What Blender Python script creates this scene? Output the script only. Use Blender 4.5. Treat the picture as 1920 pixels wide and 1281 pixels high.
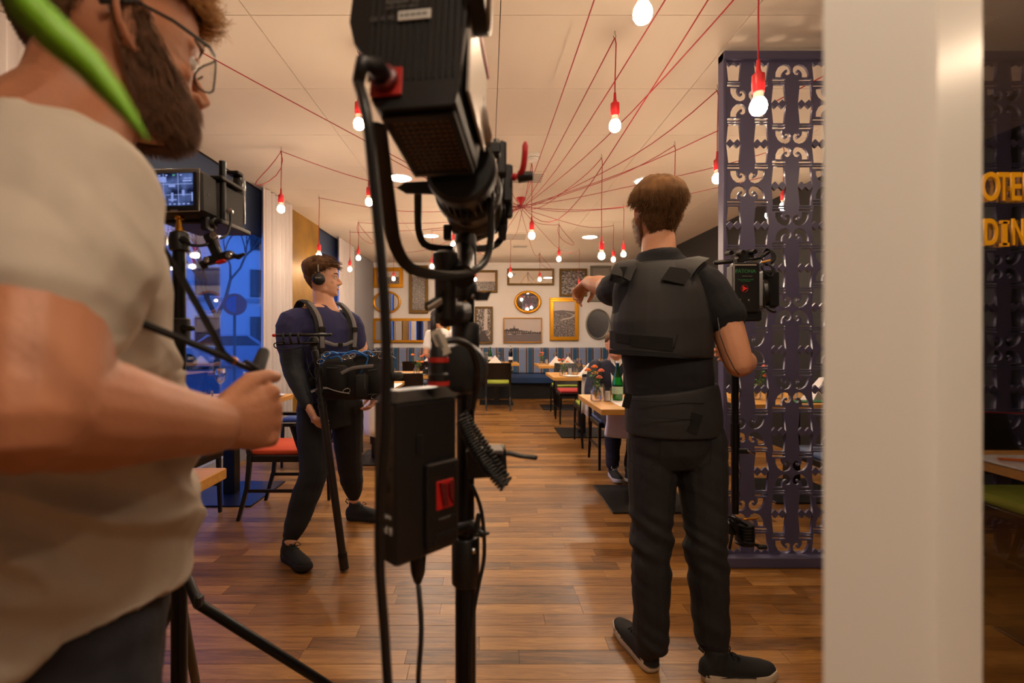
import bpy, bmesh, math, random
from mathutils import Vector, Matrix, noise
random.seed(7)
for o in list(bpy.data.objects): bpy.data.objects.remove(o)
SC = bpy.context.scene
COL = SC.collection
F, U0, V0, H = 900.0, 915.0, 630.0, 1.25      # photograph: focal length in px, vanishing point, eye height
CEIL = 2.82
def P(u, v, d): return Vector(((u-U0)/F*d, d, H-(v-V0)/F*d))
# ---------------------------------------------------------------- camera, world, exposure
cd = bpy.data.cameras.new('camera'); cam = bpy.data.objects.new('camera', cd); COL.objects.link(cam)
cam.location = (0, 0, H); cam.rotation_euler = (math.pi/2, 0, 0)
cd.sensor_width = 36; cd.lens = F*36/1920
cd.shift_x = (960-U0)/1920; cd.shift_y = (V0-640.5)/1920
cd.clip_start = 0.02; cd.clip_end = 300
cd.dof.use_dof = True; cd.dof.focus_distance = 2.7; cd.dof.aperture_fstop = 2.8
SC.camera = cam
SC.view_settings.view_transform = 'Standard'; SC.view_settings.look = 'None'
SC.view_settings.gamma = 1; SC.view_settings.exposure = 1.55
SC.view_settings.use_curve_mapping = False
W = bpy.data.worlds.new('dusk'); SC.world = W; W.use_nodes = True
wn = W.node_tree; bg = wn.nodes['Background']
tc = wn.nodes.new('ShaderNodeTexCoord'); sp = wn.nodes.new('ShaderNodeSeparateXYZ'); rmp = wn.nodes.new('ShaderNodeValToRGB')
wn.links.new(tc.outputs['Generated'], sp.inputs[0]); wn.links.new(sp.outputs[2], rmp.inputs[0])
rmp.color_ramp.elements[0].position = 0.0; rmp.color_ramp.elements[0].color = (.07, .17, .50, 1)
rmp.color_ramp.elements[1].position = 0.6; rmp.color_ramp.elements[1].color = (.02, .08, .36, 1)
wn.links.new(rmp.outputs[0], bg.inputs[0]); bg.inputs[1].default_value = 2.4
BULB = 72.0           # radiance of a pendant bulb
BULBC = (1.0, .74, .50)
DOWN = 95.0

# ---------------------------------------------------------------- helpers
def lin(c):
    return tuple(((x/255)/12.92 if x <= 10 else ((x/255+.055)/1.055)**2.4) for x in c)
MATS = {}
def mat(name, rgb=(128,128,128), rough=.6, metal=0., var=0., vscale=20., bump=0., bscale=80., rgb2=None, stretch=None, emit=None, es=0., spec=.5, sheen=0., coat=0., alpha=None):
    if name in MATS: return MATS[name]
    m = bpy.data.materials.new(name); m.use_nodes = True; MATS[name] = m
    nt = m.node_tree; b = nt.nodes['Principled BSDF']
    c = lin(rgb)
    b.inputs['Base Color'].default_value = (*c, 1); b.inputs['Roughness'].default_value = rough
    b.inputs['Metallic'].default_value = metal; b.inputs['Specular IOR Level'].default_value = spec
    if sheen: b.inputs['Sheen Weight'].default_value = sheen
    if coat: b.inputs['Coat Weight'].default_value = coat
    if emit: b.inputs['Emission Color'].default_value = (*emit, 1); b.inputs['Emission Strength'].default_value = es
    if var or bump or rgb2:
        t = nt.nodes.new('ShaderNodeTexCoord'); mp = nt.nodes.new('ShaderNodeMapping')
        nt.links.new(t.outputs['Object'], mp.inputs[0])
        if stretch: mp.inputs['Scale'].default_value = stretch
    if var or rgb2:
        n = nt.nodes.new('ShaderNodeTexNoise'); n.inputs['Scale'].default_value = vscale; n.inputs['Detail'].default_value = 5
        nt.links.new(mp.outputs[0], n.inputs['Vector'])
        r = nt.nodes.new('ShaderNodeValToRGB'); r.color_ramp.elements[0].position = .3; r.color_ramp.elements[1].position = .7
        c2 = lin(rgb2) if rgb2 else tuple(min(1, x*(1+var)) for x in c)
        c1 = c if rgb2 else tuple(x*(1-var) for x in c)
        r.color_ramp.elements[0].color = (*c1, 1); r.color_ramp.elements[1].color = (*c2, 1)
        nt.links.new(n.outputs[0], r.inputs[0]); nt.links.new(r.outputs[0], b.inputs['Base Color'])
    if bump:
        n = nt.nodes.new('ShaderNodeTexNoise'); n.inputs['Scale'].default_value = bscale; n.inputs['Detail'].default_value = 4
        nt.links.new(mp.outputs[0], n.inputs['Vector'])
        bp = nt.nodes.new('ShaderNodeBump'); bp.inputs['Strength'].default_value = bump; bp.inputs['Distance'].default_value = .01
        nt.links.new(n.outputs[0], bp.inputs['Height']); nt.links.new(bp.outputs[0], b.inputs['Normal'])
    return m
def emat(name, col, s):
    if name in MATS: return MATS[name]
    m = bpy.data.materials.new(name); m.use_nodes = True; MATS[name] = m
    nt = m.node_tree; nt.nodes.clear(); o = nt.nodes.new('ShaderNodeOutputMaterial'); e = nt.nodes.new('ShaderNodeEmission')
    e.inputs[0].default_value = (*col, 1); e.inputs[1].default_value = s; nt.links.new(e.outputs[0], o.inputs[0]); return m
def glassmat(name, tint=(1,1,1), refl=.08, rough=.02):
    if name in MATS: return MATS[name]
    m = bpy.data.materials.new(name); m.use_nodes = True; MATS[name] = m
    nt = m.node_tree; nt.nodes.clear(); o = nt.nodes.new('ShaderNodeOutputMaterial')
    t = nt.nodes.new('ShaderNodeBsdfTransparent'); g = nt.nodes.new('ShaderNodeBsdfGlossy'); x = nt.nodes.new('ShaderNodeMixShader')
    f = nt.nodes.new('ShaderNodeLayerWeight'); f.inputs[0].default_value = .35
    ad = nt.nodes.new('ShaderNodeMath'); ad.operation = 'MULTIPLY_ADD'; ad.inputs[1].default_value = .6; ad.inputs[2].default_value = refl
    nt.links.new(f.outputs['Fresnel'], ad.inputs[0]); ad.use_clamp = True
    t.inputs[0].default_value = (*tint, 1); g.inputs['Roughness'].default_value = rough
    nt.links.new(ad.outputs[0], x.inputs[0]); nt.links.new(t.outputs[0], x.inputs[1]); nt.links.new(g.outputs[0], x.inputs[2])
    nt.links.new(x.outputs[0], o.inputs[0]); return m

ORG = {}
def tag(o, label=None, cat=None, group=None, kind=None):
    if label: o['label'] = label
    if cat: o['category'] = cat
    if group: o['group'] = group
    if kind: o['kind'] = kind
    return o
def thing(name, label, cat, loc=(0,0,0), group=None):
    o = bpy.data.objects.new(name, None); COL.objects.link(o); o.location = loc; o.empty_display_size = .05
    ORG[o.name] = Vector(loc); return tag(o, label, cat, group)
def copy_tree(o, parent=None):
    c = o.copy(); COL.objects.link(c)
    if parent is not None: c.parent = parent
    for ch in list(KIDS.get(o.name, [])):
        k = copy_tree(ch, c); KIDS.setdefault(c.name, []).append(k)
    return c
KIDS = {}
def rotm(ax=0, ay=0, az=0): return Matrix.Rotation(az,3,'Z') @ Matrix.Rotation(ay,3,'Y') @ Matrix.Rotation(ax,3,'X')
def frame_of(d, side=None):
    d = Vector(d).normalized()
    s = Vector(side) if side is not None else (Vector((1,0,0)) if abs(d.x) < .9 else Vector((0,1,0)))
    s = (s - d*s.dot(d))
    if s.length < 1e-6: s = Vector((0,1,0)) - d*d.y
    s.normalize(); return s, d.cross(s)
def catmull(pts, n=4):
    pts = [Vector(p) for p in pts]
    if len(pts) < 3: return pts
    out = []
    for i in range(len(pts)-1):
        p0 = pts[max(i-1,0)]; p1 = pts[i]; p2 = pts[i+1]; p3 = pts[min(i+2, len(pts)-1)]
        for k in range(n):
            t = k/n
            out.append(.5*((2*p1)+(p2-p0)*t+(2*p0-5*p1+4*p2-p3)*t*t+(-p0+3*p1-3*p2+p3)*t**3))
    out.append(pts[-1]); return out
class MB:
    def __init__(s): s.v = []; s.f = []; s.mi = []; s.cur = 0
    def add(s, vs, fs):
        b = len(s.v); s.v += [Vector(p) for p in vs]
        for f in fs: s.f.append(tuple(b+i for i in f)); s.mi.append(s.cur)
        return s
    def box(s, c, size, R=None, taper=1.):
        c = Vector(c); x, y, z = [k/2 for k in size]
        vs = []
        for sz in (-1, 1):
            t = taper if sz > 0 else 1
            for sx, sy in ((-1,-1),(1,-1),(1,1),(-1,1)):
                p = Vector((sx*x*t, sy*y*t, sz*z)); vs.append(c + (R @ p if R else p))
        return s.add(vs, [(3,2,1,0),(4,5,6,7),(0,1,5,4),(1,2,6,5),(2,3,7,6),(3,0,4,7)])
    def bbox(s, c, size, b=.004, R=None):
        # bevelled box: 3 nested octagon-free rings
        c = Vector(c); x, y, z = [k/2 for k in size]; b = min(b, x*.49, y*.49, z*.49)
        rings = [(x-b, y-b, -z, 0), (x, y, -z+b, b), (x, y, z-b, b), (x-b, y-b, z, 0)]
        vs = []; fs = []
        for (rx, ry, rz, bb) in rings:
            k = b
            pts = [(-rx+k,-ry),(rx-k,-ry),(rx,-ry+k),(rx,ry-k),(rx-k,ry),(-rx+k,ry),(-rx,ry-k),(-rx,-ry+k)]
            for px, py in pts:
                p = Vector((px, py, rz)); vs.append(c + (R @ p if R else p))
        for i in range(3):
            for j in range(8): fs.append((i*8+j, i*8+(j+1)%8, (i+1)*8+(j+1)%8, (i+1)*8+j))
        fs.append(tuple(range(7,-1,-1))); fs.append(tuple(range(24,32)))
        return s.add(vs, fs)
    def beam(s, a, b, w, h=None, side=None):
        a = Vector(a); b = Vector(b); h = h or w; sd, up = frame_of(b-a, side)
        vs = [q + sd*sx*w/2 + up*sy*h/2 for q in (a, b) for sx, sy in ((-1,-1),(1,-1),(1,1),(-1,1))]
        return s.add(vs, [(3,2,1,0),(4,5,6,7),(0,1,5,4),(1,2,6,5),(2,3,7,6),(3,0,4,7)])
    def tube(s, pts, r, n=8, side=None, caps=True, closed=False, rnd=False):
        pts = [Vector(p) for p in pts]; m = len(pts)
        if not isinstance(r, (list,)): r = [r]*m
        r = [(q, q) if not isinstance(q, tuple) else q for q in r]
        if rnd:   # rounded ends
            t0 = (pts[0]-pts[1]).normalized(); t1 = (pts[-1]-pts[-2]).normalized(); np_, nr = [], []
            for a in (80, 55, 25):
                q = math.radians(a); np_.append(pts[0]+t0*min(r[0])*math.sin(q)); nr.append((r[0][0]*math.cos(q), r[0][1]*math.cos(q)))
            e, er = [], []
            for a in (25, 55, 80):
                q = math.radians(a); e.append(pts[-1]+t1*min(r[-1])*math.sin(q)); er.append((r[-1][0]*math.cos(q), r[-1][1]*math.cos(q)))
            pts = np_+pts+e; r = nr+r+er; m = len(pts)
        sd = None; vs = []
        for i, p in enumerate(pts):
            if closed: t = pts[(i+1)%m]-pts[i-1]
            else: t = pts[min(i+1,m-1)]-pts[max(i-1,0)]
            if t.length < 1e-9: t = Vector((0,0,1))
            sd, up = frame_of(t, side if side is not None else sd)
            for k in range(n):
                a = 2*math.pi*k/n; vs.append(p + sd*r[i][0]*math.cos(a) + up*r[i][1]*math.sin(a))
        fs = []
        for i in range(m if closed else m-1):
            j = (i+1) % m
            for k in range(n): fs.append((i*n+k, i*n+(k+1)%n, j*n+(k+1)%n, j*n+k))
        if caps and not closed: fs.append(tuple(range(n-1,-1,-1))); fs.append(tuple(range((m-1)*n, m*n)))
        return s.add(vs, fs)
    def cyl(s, a, b, r, r2=None, n=16): return s.tube([a, b], [(r, r), (r2 if r2 is not None else r,)*2], n)
    def lathe(s, prof, o=(0,0,0), axis=(0,0,1), n=20, caps=True):
        o = Vector(o); ax = Vector(axis).normalized(); sd, up = frame_of(ax)
        vs = []
        for (r, h) in prof:
            for k in range(n):
                a = 2*math.pi*k/n; vs.append(o + ax*h + (sd*math.cos(a)+up*math.sin(a))*max(r, 1e-5))
        m = len(prof); fs = [(i*n+k, i*n+(k+1)%n, (i+1)*n+(k+1)%n, (i+1)*n+k) for i in range(m-1) for k in range(n)]
        if caps: fs.append(tuple(range(n-1,-1,-1))); fs.append(tuple(range((m-1)*n, m*n)))
        return s.add(vs, fs)
    def ball(s, c, r, n=16, m=10, R=None):
        c = Vector(c); r = r if isinstance(r, tuple) else (r, r, r); vs = []
        for i in range(1, m):
            th = math.pi*i/m
            for k in range(n):
                a = 2*math.pi*k/n; p = Vector((r[0]*math.sin(th)*math.cos(a), r[1]*math.sin(th)*math.sin(a), -r[2]*math.cos(th)))
                vs.append(c + (R @ p if R else p))
        p0 = Vector((0,0,-r[2])); p1 = Vector((0,0,r[2]))
        vs += [c+(R@p0 if R else p0), c+(R@p1 if R else p1)]; q = (m-1)*n
        fs = [(i*n+k, i*n+(k+1)%n, (i+1)*n+(k+1)%n, (i+1)*n+k) for i in range(m-2) for k in range(n)]
        fs += [(q, (k+1)%n, k) for k in range(n)] + [(q+1, (m-2)*n+k, (m-2)*n+(k+1)%n) for k in range(n)]
        return s.add(vs, fs)
    def prism(s, poly, M, t):
        """poly in the local xy plane, thickness t along local z, M a 4x4"""
        n = len(poly); vs = [M @ Vector((x, y, 0)) for x, y in poly] + [M @ Vector((x, y, t)) for x, y in poly]
        fs = [tuple(range(n-1,-1,-1)), tuple(range(n, 2*n))] + [(i, (i+1)%n, n+(i+1)%n, n+i) for i in range(n)]
        return s.add(vs, fs)
    def build(s, name, m, parent=None, smooth=False, base=None, kind=None):
        me = bpy.data.meshes.new(name)
        if parent is not None: off = ORG[parent.name]
        else:
            if base is None:
                xs = [p.x for p in s.v]; ys = [p.y for p in s.v]; zs = [p.z for p in s.v]
                base = Vector(((min(xs)+max(xs))/2, (min(ys)+max(ys))/2, min(zs)))
            off = Vector(base)
        me.from_pydata([p-off for p in s.v], [], s.f)
        ms = m if isinstance(m, (list, tuple)) else [m]
        for q in ms: me.materials.append(q)
        if len(ms) > 1: me.polygons.foreach_set('material_index', s.mi)
        return link_mesh(name, me, parent, off, smooth, kind)
def link_mesh(name, me, parent, off, smooth=False, kind=None):
    if smooth:
        me.polygons.foreach_set('use_smooth', [True]*len(me.polygons))
        if smooth != 'all' and smooth is not True: me.set_sharp_from_angle(angle=math.radians(smooth))
    me.update()
    o = bpy.data.objects.new(name, me); COL.objects.link(o)
    if parent is not None: o.parent = parent; KIDS.setdefault(parent.name, []).append(o)
    else: o.location = off
    ORG[o.name] = Vector(off)
    if kind: o['kind'] = kind
    return o
def fix_normals(me):
    b = bmesh.new(); b.from_mesh(me); bmesh.ops.recalc_face_normals(b, faces=b.faces); b.to_mesh(me); b.free()
def fuse(mb, voxel=.006, sm=4, disp=None, fac=.5):
    """merge overlapping closed shapes into one continuous skin"""
    me = bpy.data.meshes.new('t'); me.from_pydata(mb.v, [], mb.f)
    fix_normals(me)
    o = bpy.data.objects.new('t', me); COL.objects.link(o)
    r = o.modifiers.new('r', 'REMESH'); r.mode = 'VOXEL'; r.voxel_size = voxel; r.adaptivity = 0
    if sm: q = o.modifiers.new('s', 'SMOOTH'); q.iterations = sm; q.factor = fac
    dg = bpy.context.evaluated_depsgraph_get(); e = o.evaluated_get(dg)
    out = bpy.data.meshes.new_from_object(e, depsgraph=dg)
    bpy.data.objects.remove(o); bpy.data.meshes.remove(me)
    if disp:
        ns = [v.normal.copy() for v in out.vertices]
        for v, n_ in zip(out.vertices, ns):
            v.co = v.co + n_*disp(v.co, n_)
    out.materials.clear(); return out
def put(me, name, m, parent, smooth=True):
    off = ORG[parent.name] if parent is not None else Vector((0,0,0))
    for v in me.vertices: v.co -= off
    for q in (m if isinstance(m, (list, tuple)) else [m]): me.materials.append(q)
    return link_mesh(name, me, parent, off, smooth)
def curve_mesh(splines, depth=0., fill=True):
    """closed 2-D outlines with holes, filled and extruded (xy plane)"""
    c = bpy.data.curves.new('c', 'CURVE'); c.dimensions = '2D'; c.fill_mode = 'BOTH' if fill else 'NONE'; c.extrude = depth/2
    for pl in splines:
        s = c.splines.new('POLY'); s.points.add(len(pl)-1)
        for p, q in zip(s.points, pl): p.co = (q[0], q[1], 0, 1)
        s.use_cyclic_u = True
    o = bpy.data.objects.new('c', c); COL.objects.link(o)
    dg = bpy.context.evaluated_depsgraph_get(); me = bpy.data.meshes.new_from_object(o.evaluated_get(dg), depsgraph=dg)
    bpy.data.objects.remove(o); bpy.data.curves.remove(c); return me
def text_obj(txt, size, M, m, parent, name='lettering', depth=.0006, bold=0., align='CENTER', sx=1.):
    c = bpy.data.curves.new('t', 'FONT'); c.body = txt; c.size = size; c.extrude = depth; c.offset = bold; c.align_x = align; c.align_y = 'CENTER'
    o = bpy.data.objects.new('t', c); COL.objects.link(o)
    dg = bpy.context.evaluated_depsgraph_get(); me = bpy.data.meshes.new_from_object(o.evaluated_get(dg), depsgraph=dg)
    bpy.data.objects.remove(o); bpy.data.curves.remove(c)
    off = ORG[parent.name]
    for v in me.vertices: v.co = (M @ Vector((v.co.x*sx, v.co.y, v.co.z))) - off
    me.materials.clear(); me.materials.append(m)
    return link_mesh(name, me, parent, off)
def basis(o, x, y, z=None):
    x = Vector(x).normalized(); y = Vector(y); y = (y - x*x.dot(y)).normalized(); z = x.cross(y)
    M = Matrix((x, y, z)).transposed().to_4x4(); M.translation = Vector(o); return M
# ================================================================ SETTING
XL, XR, YF, YN = -2.45, 3.27, 10.3, -2.6
def wood_mat(name, island, cols, sc=1.):
    m = bpy.data.materials.new(name); m.use_nodes = True; nt = m.node_tree; b = nt.nodes['Principled BSDF']
    if island: g = nt.nodes.new('ShaderNodeNewGeometry'); rnd = g.outputs['Random Per Island']
    else: g = nt.nodes.new('ShaderNodeObjectInfo'); rnd = g.outputs['Random']
    ge = nt.nodes.new('ShaderNodeNewGeometry')
    ad = nt.nodes.new('ShaderNodeVectorMath'); ad.operation = 'ADD'; cb = nt.nodes.new('ShaderNodeCombineXYZ')
    ml = nt.nodes.new('ShaderNodeMath'); ml.operation = 'MULTIPLY'; ml.inputs[1].default_value = 37
    nt.links.new(rnd, ml.inputs[0]); nt.links.new(ml.outputs[0], cb.inputs[0]); nt.links.new(ml.outputs[0], cb.inputs[1])
    nt.links.new(ge.outputs['Position'], ad.inputs[0]); nt.links.new(cb.outputs[0], ad.inputs[1])
    mp = nt.nodes.new('ShaderNodeMapping'); mp.inputs['Scale'].default_value = (1.6*sc, 22*sc, 22*sc); nt.links.new(ad.outputs[0], mp.inputs[0])
    n = nt.nodes.new('ShaderNodeTexNoise'); n.inputs['Scale'].default_value = 2.2; n.inputs['Detail'].default_value = 8; n.inputs['Roughness'].default_value = .65; n.inputs['Distortion'].default_value = 1.4
    nt.links.new(mp.outputs[0], n.inputs['Vector'])
    r = nt.nodes.new('ShaderNodeValToRGB'); cr = r.color_ramp
    cr.elements[0].position = .15; cr.elements[0].color = (*lin(cols[0]), 1); cr.elements[1].position = .9; cr.elements[1].color = (*lin(cols[2]), 1)
    e = cr.elements.new(.5); e.color = (*lin(cols[1]), 1)
    # tone per plank plus grain
    mx = nt.nodes.new('ShaderNodeMath'); mx.operation = 'MULTIPLY_ADD'; mx.inputs[1].default_value = .40
    nt.links.new(rnd, mx.inputs[0])
    m2 = nt.nodes.new('ShaderNodeMath'); m2.operation = 'MULTIPLY_ADD'; m2.inputs[1].default_value = 1.1; m2.inputs[2].default_value = -.25
    nt.links.new(n.outputs[0], m2.inputs[0]); nt.links.new(m2.outputs[0], mx.inputs[2])
    nt.links.new(mx.outputs[0], r.inputs[0]); nt.links.new(r.outputs[0], b.inputs['Base Color'])
    b.inputs['Roughness'].default_value = .34
    bp = nt.nodes.new('ShaderNodeBump'); bp.inputs['Strength'].default_value = .12; bp.inputs['Distance'].default_value = .003
    nt.links.new(n.outputs[0], bp.inputs['Height']); nt.links.new(bp.outputs[0], b.inputs['Normal'])
    return m
wc = [(72,46,19), (140,94,43), (188,138,70)]
M_pl = wood_mat('oak plank', False, wc); M_pl2 = wood_mat('oak planks', True, wc)
M_tab = mat('table oak', (206,150,72), .42, var=.12, vscale=3, stretch=(2,18,18), bump=.05, bscale=12)
M_ceil = mat('ceiling paint', (226,212,196), .8, var=.015, vscale=3)
M_wall = mat('wall paint', (236,232,230), .85, var=.02, vscale=3)
M_grey = mat('grey wall', (150,150,158), .8)
M_dark = mat('dark wall', (20,18,18), .6)
M_black = mat('black lacquer wood', (16,14,14), .38, var=.15, vscale=8, stretch=(1,1,.15))
M_blk = mat('black plastic', (14,14,15), .42, bump=.05, bscale=300)
M_blk2 = mat('satin black metal', (20,20,21), .3, metal=.4)
M_dkmet = mat('dark grey metal', (52,50,50), .35, metal=.6)
M_chrome = mat('chrome', (190,190,190), .18, metal=1.)
M_white = mat('white porcelain', (235,232,226), .25)
M_cloth = mat('white linen', (232,226,220), .85, bump=.25, bscale=25)

# floor: slab, 300 nearest planks as parts, the rest joined
mb = MB(); mb.box(((XL+XR)/2, (YF+YN)/2, -.06), (XR-XL+1.6, YF-YN, .1)); 
floor = mb.build('floor', mat('floor joint', (34,20,11), .7), base=(0,0,0), kind='structure')
rest = MB(); rows = []; pw = .082
y = YN
rr = random.Random(3)
single = []
while y < YF:
    x = XL-.2-rr.random()*.6
    while x < XR+.7:
        l = rr.uniform(.38, 1.15); x1 = min(x+l, XR+.75); x0 = max(x, XL-.05)
        if x1-x0 > .05:
            if y >= 1.5: single.append((x0, x1, y))
            else: rest.box(((x0+x1)/2, y+pw/2, -.005), (x1-x0-.0015, pw-.0015, .01))
        x += l
    y += pw
single.sort(key=lambda q: (q[2] + (0 if q[0] < 2.4 and q[1] > -2.2 else 1.5)))
for i, (x0, x1, yy) in enumerate(single):
    if i < 300:
        MB().box(((x0+x1)/2, yy+pw/2, -.005+rr.uniform(-.0003,.0003)), (x1-x0-.0015, pw-.0015, .01)).build('plank', M_pl, floor)
    else: rest.box(((x0+x1)/2, yy+pw/2, -.005+rr.uniform(-.0003,.0003)), (x1-x0-.0015, pw-.0015, .01))
rest.build('planks', M_pl2, floor, kind='stuff')

# ceiling: slab above and panels hung under it with narrow joints
mb = MB(); mb.box(((XL+XR)/2, (YF+YN)/2, CEIL+.06), (XR-XL+1.6, YF-YN, .1))
ceiling = mb.build('ceiling', mat('ceiling joint', (70,56,46), .9), base=(0,0,CEIL), kind='structure')
xs = [-2.5+.11, -1.165, .06, 1.285, 2.51, XR+.75]; xs[0] = -2.45
ys = []; k = -7
while 2.35+.70*k < YF: ys.append(2.35+.70*k); k += 1
ys = [YN]+ys+[YF]
for i in range(len(xs)-1):
    for j in range(len(ys)-1):
        w = xs[i+1]-xs[i]-.004; d = ys[j+1]-ys[j]-.004
        MB().bbox(((xs[i]+xs[i+1])/2, (ys[j]+ys[j+1])/2, CEIL+.007), (w, d, .014), .001).build('ceiling_panel', M_ceil, ceiling)

def wall(name, c, size, m): return MB().box(c, size).build(name, m, base=None, kind='structure')
wf = wall('wall_far', ((XL+XR)/2, YF+.1, CEIL/2), (XR-XL+.4, .2, CEIL), M_wall)
wall('wall_right', (XR+.1, (YF+3.0)/2+.05, CEIL/2), (.2, YF-3.1, CEIL), M_dark)
wall('wall_right_near', (XR+.8, 0.2, CEIL/2), (.2, 5.8, CEIL), M_dark)
wall('wall_right_return', (XR+.45, 3.05, CEIL/2), (.7, .1, CEIL), M_dark)
wall('wall_near', ((XL+XR)/2+.3, YN-.1, CEIL/2), (XR-XL+2, .2, CEIL), mat('near wall paint', (170,155,145), .8))
# left wall: solid pieces between windows
def lw(name, y0, y1, m, x=XL, z0=0, z1=CEIL, t=.2, kind='structure'):
    return wall(name, (x-t/2, (y0+y1)/2, (z0+z1)/2), (t, y1-y0, z1-z0), m)
M_gold = mat('mottled gold plaster', (176,130,34), .42, metal=.35, rgb2=(120,86,22), vscale=2.2, bump=.15, bscale=20)
lw('wall_left', YN, 2.45, M_grey)
lw('wall_left_end', 8.35, YF, M_grey)
gp = lw('wall_left_pier', 5.75, 6.88, M_gold, x=XL+.03, t=.3)
lw('wall_left_sill', 2.45, 5.75, M_grey, z1=.12)
lw('wall_left_sill_far', 6.88, 8.35, M_grey, z1=.12)
MB().box((XL+.1, (YN+YF)/2, .0), (.0,0,0))
mb = MB(); mb.box((XL+.008, 9.32, .05), (.016, 1.9, .1)); mb.build('baseboard_left', M_dark, kind='structure')
mb = MB(); mb.box((XL+2.86, YF-.012, CEIL-.03), (XR-XL, .024, .06)); mb.build('trim_2', M_wall, kind='structure')
# windows
M_frame = mat('dark window frame', (38,42,52), .45)
M_gl = glassmat('window glass', (.86,.90,.96), .03)
M_blind = mat('dark blue roller blind', (52,66,94), .8)
def window(name, y0, y1, muls):
    m = MB(); z0, z1 = .12, CEIL
    m.box((XL-.11, y0+.025, (z0+z1)/2), (.08, .05, z1-z0)); m.box((XL-.11, y1-.025, (z0+z1)/2), (.08, .05, z1-z0))
    m.box((XL-.11, (y0+y1)/2, z0+.03), (.08, y1-y0, .06)); m.box((XL-.11, (y0+y1)/2, z1-.03), (.08, y1-y0, .06))
    for q in muls: m.box((XL-.11, q, (z0+z1)/2), (.08, .06, z1-z0))
    w = m.build(name, M_frame, kind='structure')
    e = [y0]+list(muls)+[y1]
    for a, b in zip(e[:-1], e[1:]):
        MB().box((XL-.11, (a+b)/2, (z0+z1)/2), (.008, b-a-.06, z1-z0-.1)).build('pane', M_gl, w)
    return w
window('window_1', 2.45, 5.75, [3.05])
window('window_2', 6.88, 8.35, [])
for i, (y0, y1, zb, lab) in enumerate([(2.5, 5.7, 2.33, 'dark blue roller blind pulled a little way down the nearer large window'), (6.9, 8.3, 2.5, 'dark blue roller blind in the far window beyond the gold pier')]):
    t = thing('roller_blind', lab, 'blind', (XL-.02, (y0+y1)/2, zb))
    MB().box((XL-.03, (y0+y1)/2, (zb+CEIL)/2), (.006, y1-y0, CEIL-zb)).build('blind_fabric', M_blind, t)
    MB().cyl((XL-.03, y0, zb), (XL-.03, y1, zb), .012, n=10).build('bottom_rail', M_frame, t)
# curtains: pleated sheets with thickness
M_curt = mat('sheer white curtain', (204,196,196), .85, bump=.06, bscale=60)
def curtain(y0, y1, amp, lab, x=XL+.09, n=9, z0=.02):
    m = MB(); N = int((y1-y0)*70); vs = []; 
    for layer in (0, .004):
        for zz in (z0, .9, 1.9, CEIL-.01):
            for i in range(N+1):
                t = i/N; yy = y0+(y1-y0)*t; a = amp*(1-.35*(zz/CEIL))
                xx = x + layer + a*math.sin(t*n*2*math.pi+.5*math.sin(t*9+zz*.4)) + .4*a*math.sin(t*n*4.7*math.pi+1)
                vs.append((xx, yy, zz))
    fs = []
    K = N+1
    for l in range(2):
        for r_ in range(3):
            for i in range(N): q = (l*4+r_)*K+i; fs.append((q, q+1, q+K+1, q+K))
    m.add(vs, fs)
    o = m.build('curtain', M_curt, smooth=True); tag(o, lab, 'curtain')
    return o
curtain(1.95, 2.95, .03, 'pale curtain at the near end of the windows behind the man in the white T-shirt', n=9)
curtain(5.0, 5.80, .035, 'long white curtain between the large window and the gold pier', n=7)
curtain(7.55, 8.45, .03, 'long pale curtain at the far end of the far window, beside the grey wall', n=8)

# outside: facade, ground, sign, parked cars
M_fac = mat('pale render facade', (196,200,206), .9, var=.05, vscale=.6)
M_win = mat('dark house window', (22,26,38), .15)
M_asph = mat('snowy street', (70,76,92), .9, var=.2, vscale=.7)
gnd = MB().box((-32, 14, -.25), (58, 90, .3)).build('ground_outside', M_asph, kind='structure')
fd = Vector((.86, .51, 0)).normalized(); fn = Vector((.51, -.86, 0))
def facade(c, w, h, cols, rows_, lab, wm):
    t = thing('apartment_building', lab, 'building', c)
    c = Vector(c); Rm = Matrix((fd, -fn, Vector((0,0,1)))).transposed()
    MB().box(c+Vector((0,0,h/2))-fn*2, (w, 4, h), Rm).build('facade', wm, t)
    MB().box(c+Vector((0,0,h+.1))-fn*2, (w+.6, 4.6, .25), Rm).build('eaves', M_frame, t)
    MB().box(c+Vector((0,0,3.6))+fn*.06, (w, .15, .22), Rm).build('string_course', M_grey, t)
    for i in range(cols):
        for j in range(rows_):
            p = c + fd*((i+.5)/cols*w-w/2) + Vector((0,0,1.7+j*3.0)) + fn*.02
            f = MB().box(p, (1.3, .12, 1.75), Rm).build('window', M_frame, t)
            MB().box(p+fn*.05, (1.1, .05, 1.55), Rm).build('pane', M_win, f)
facade((-21, 27, -.1), 24, 13, 8, 4, 'pale apartment building across the street with rows of dark windows', M_fac)
facade((-25.5, 49.5, -.1), 20, 10, 6, 3, 'lower apartment building further down the street beyond the parked cars', mat('grey render', (100,104,118), .9))
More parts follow.
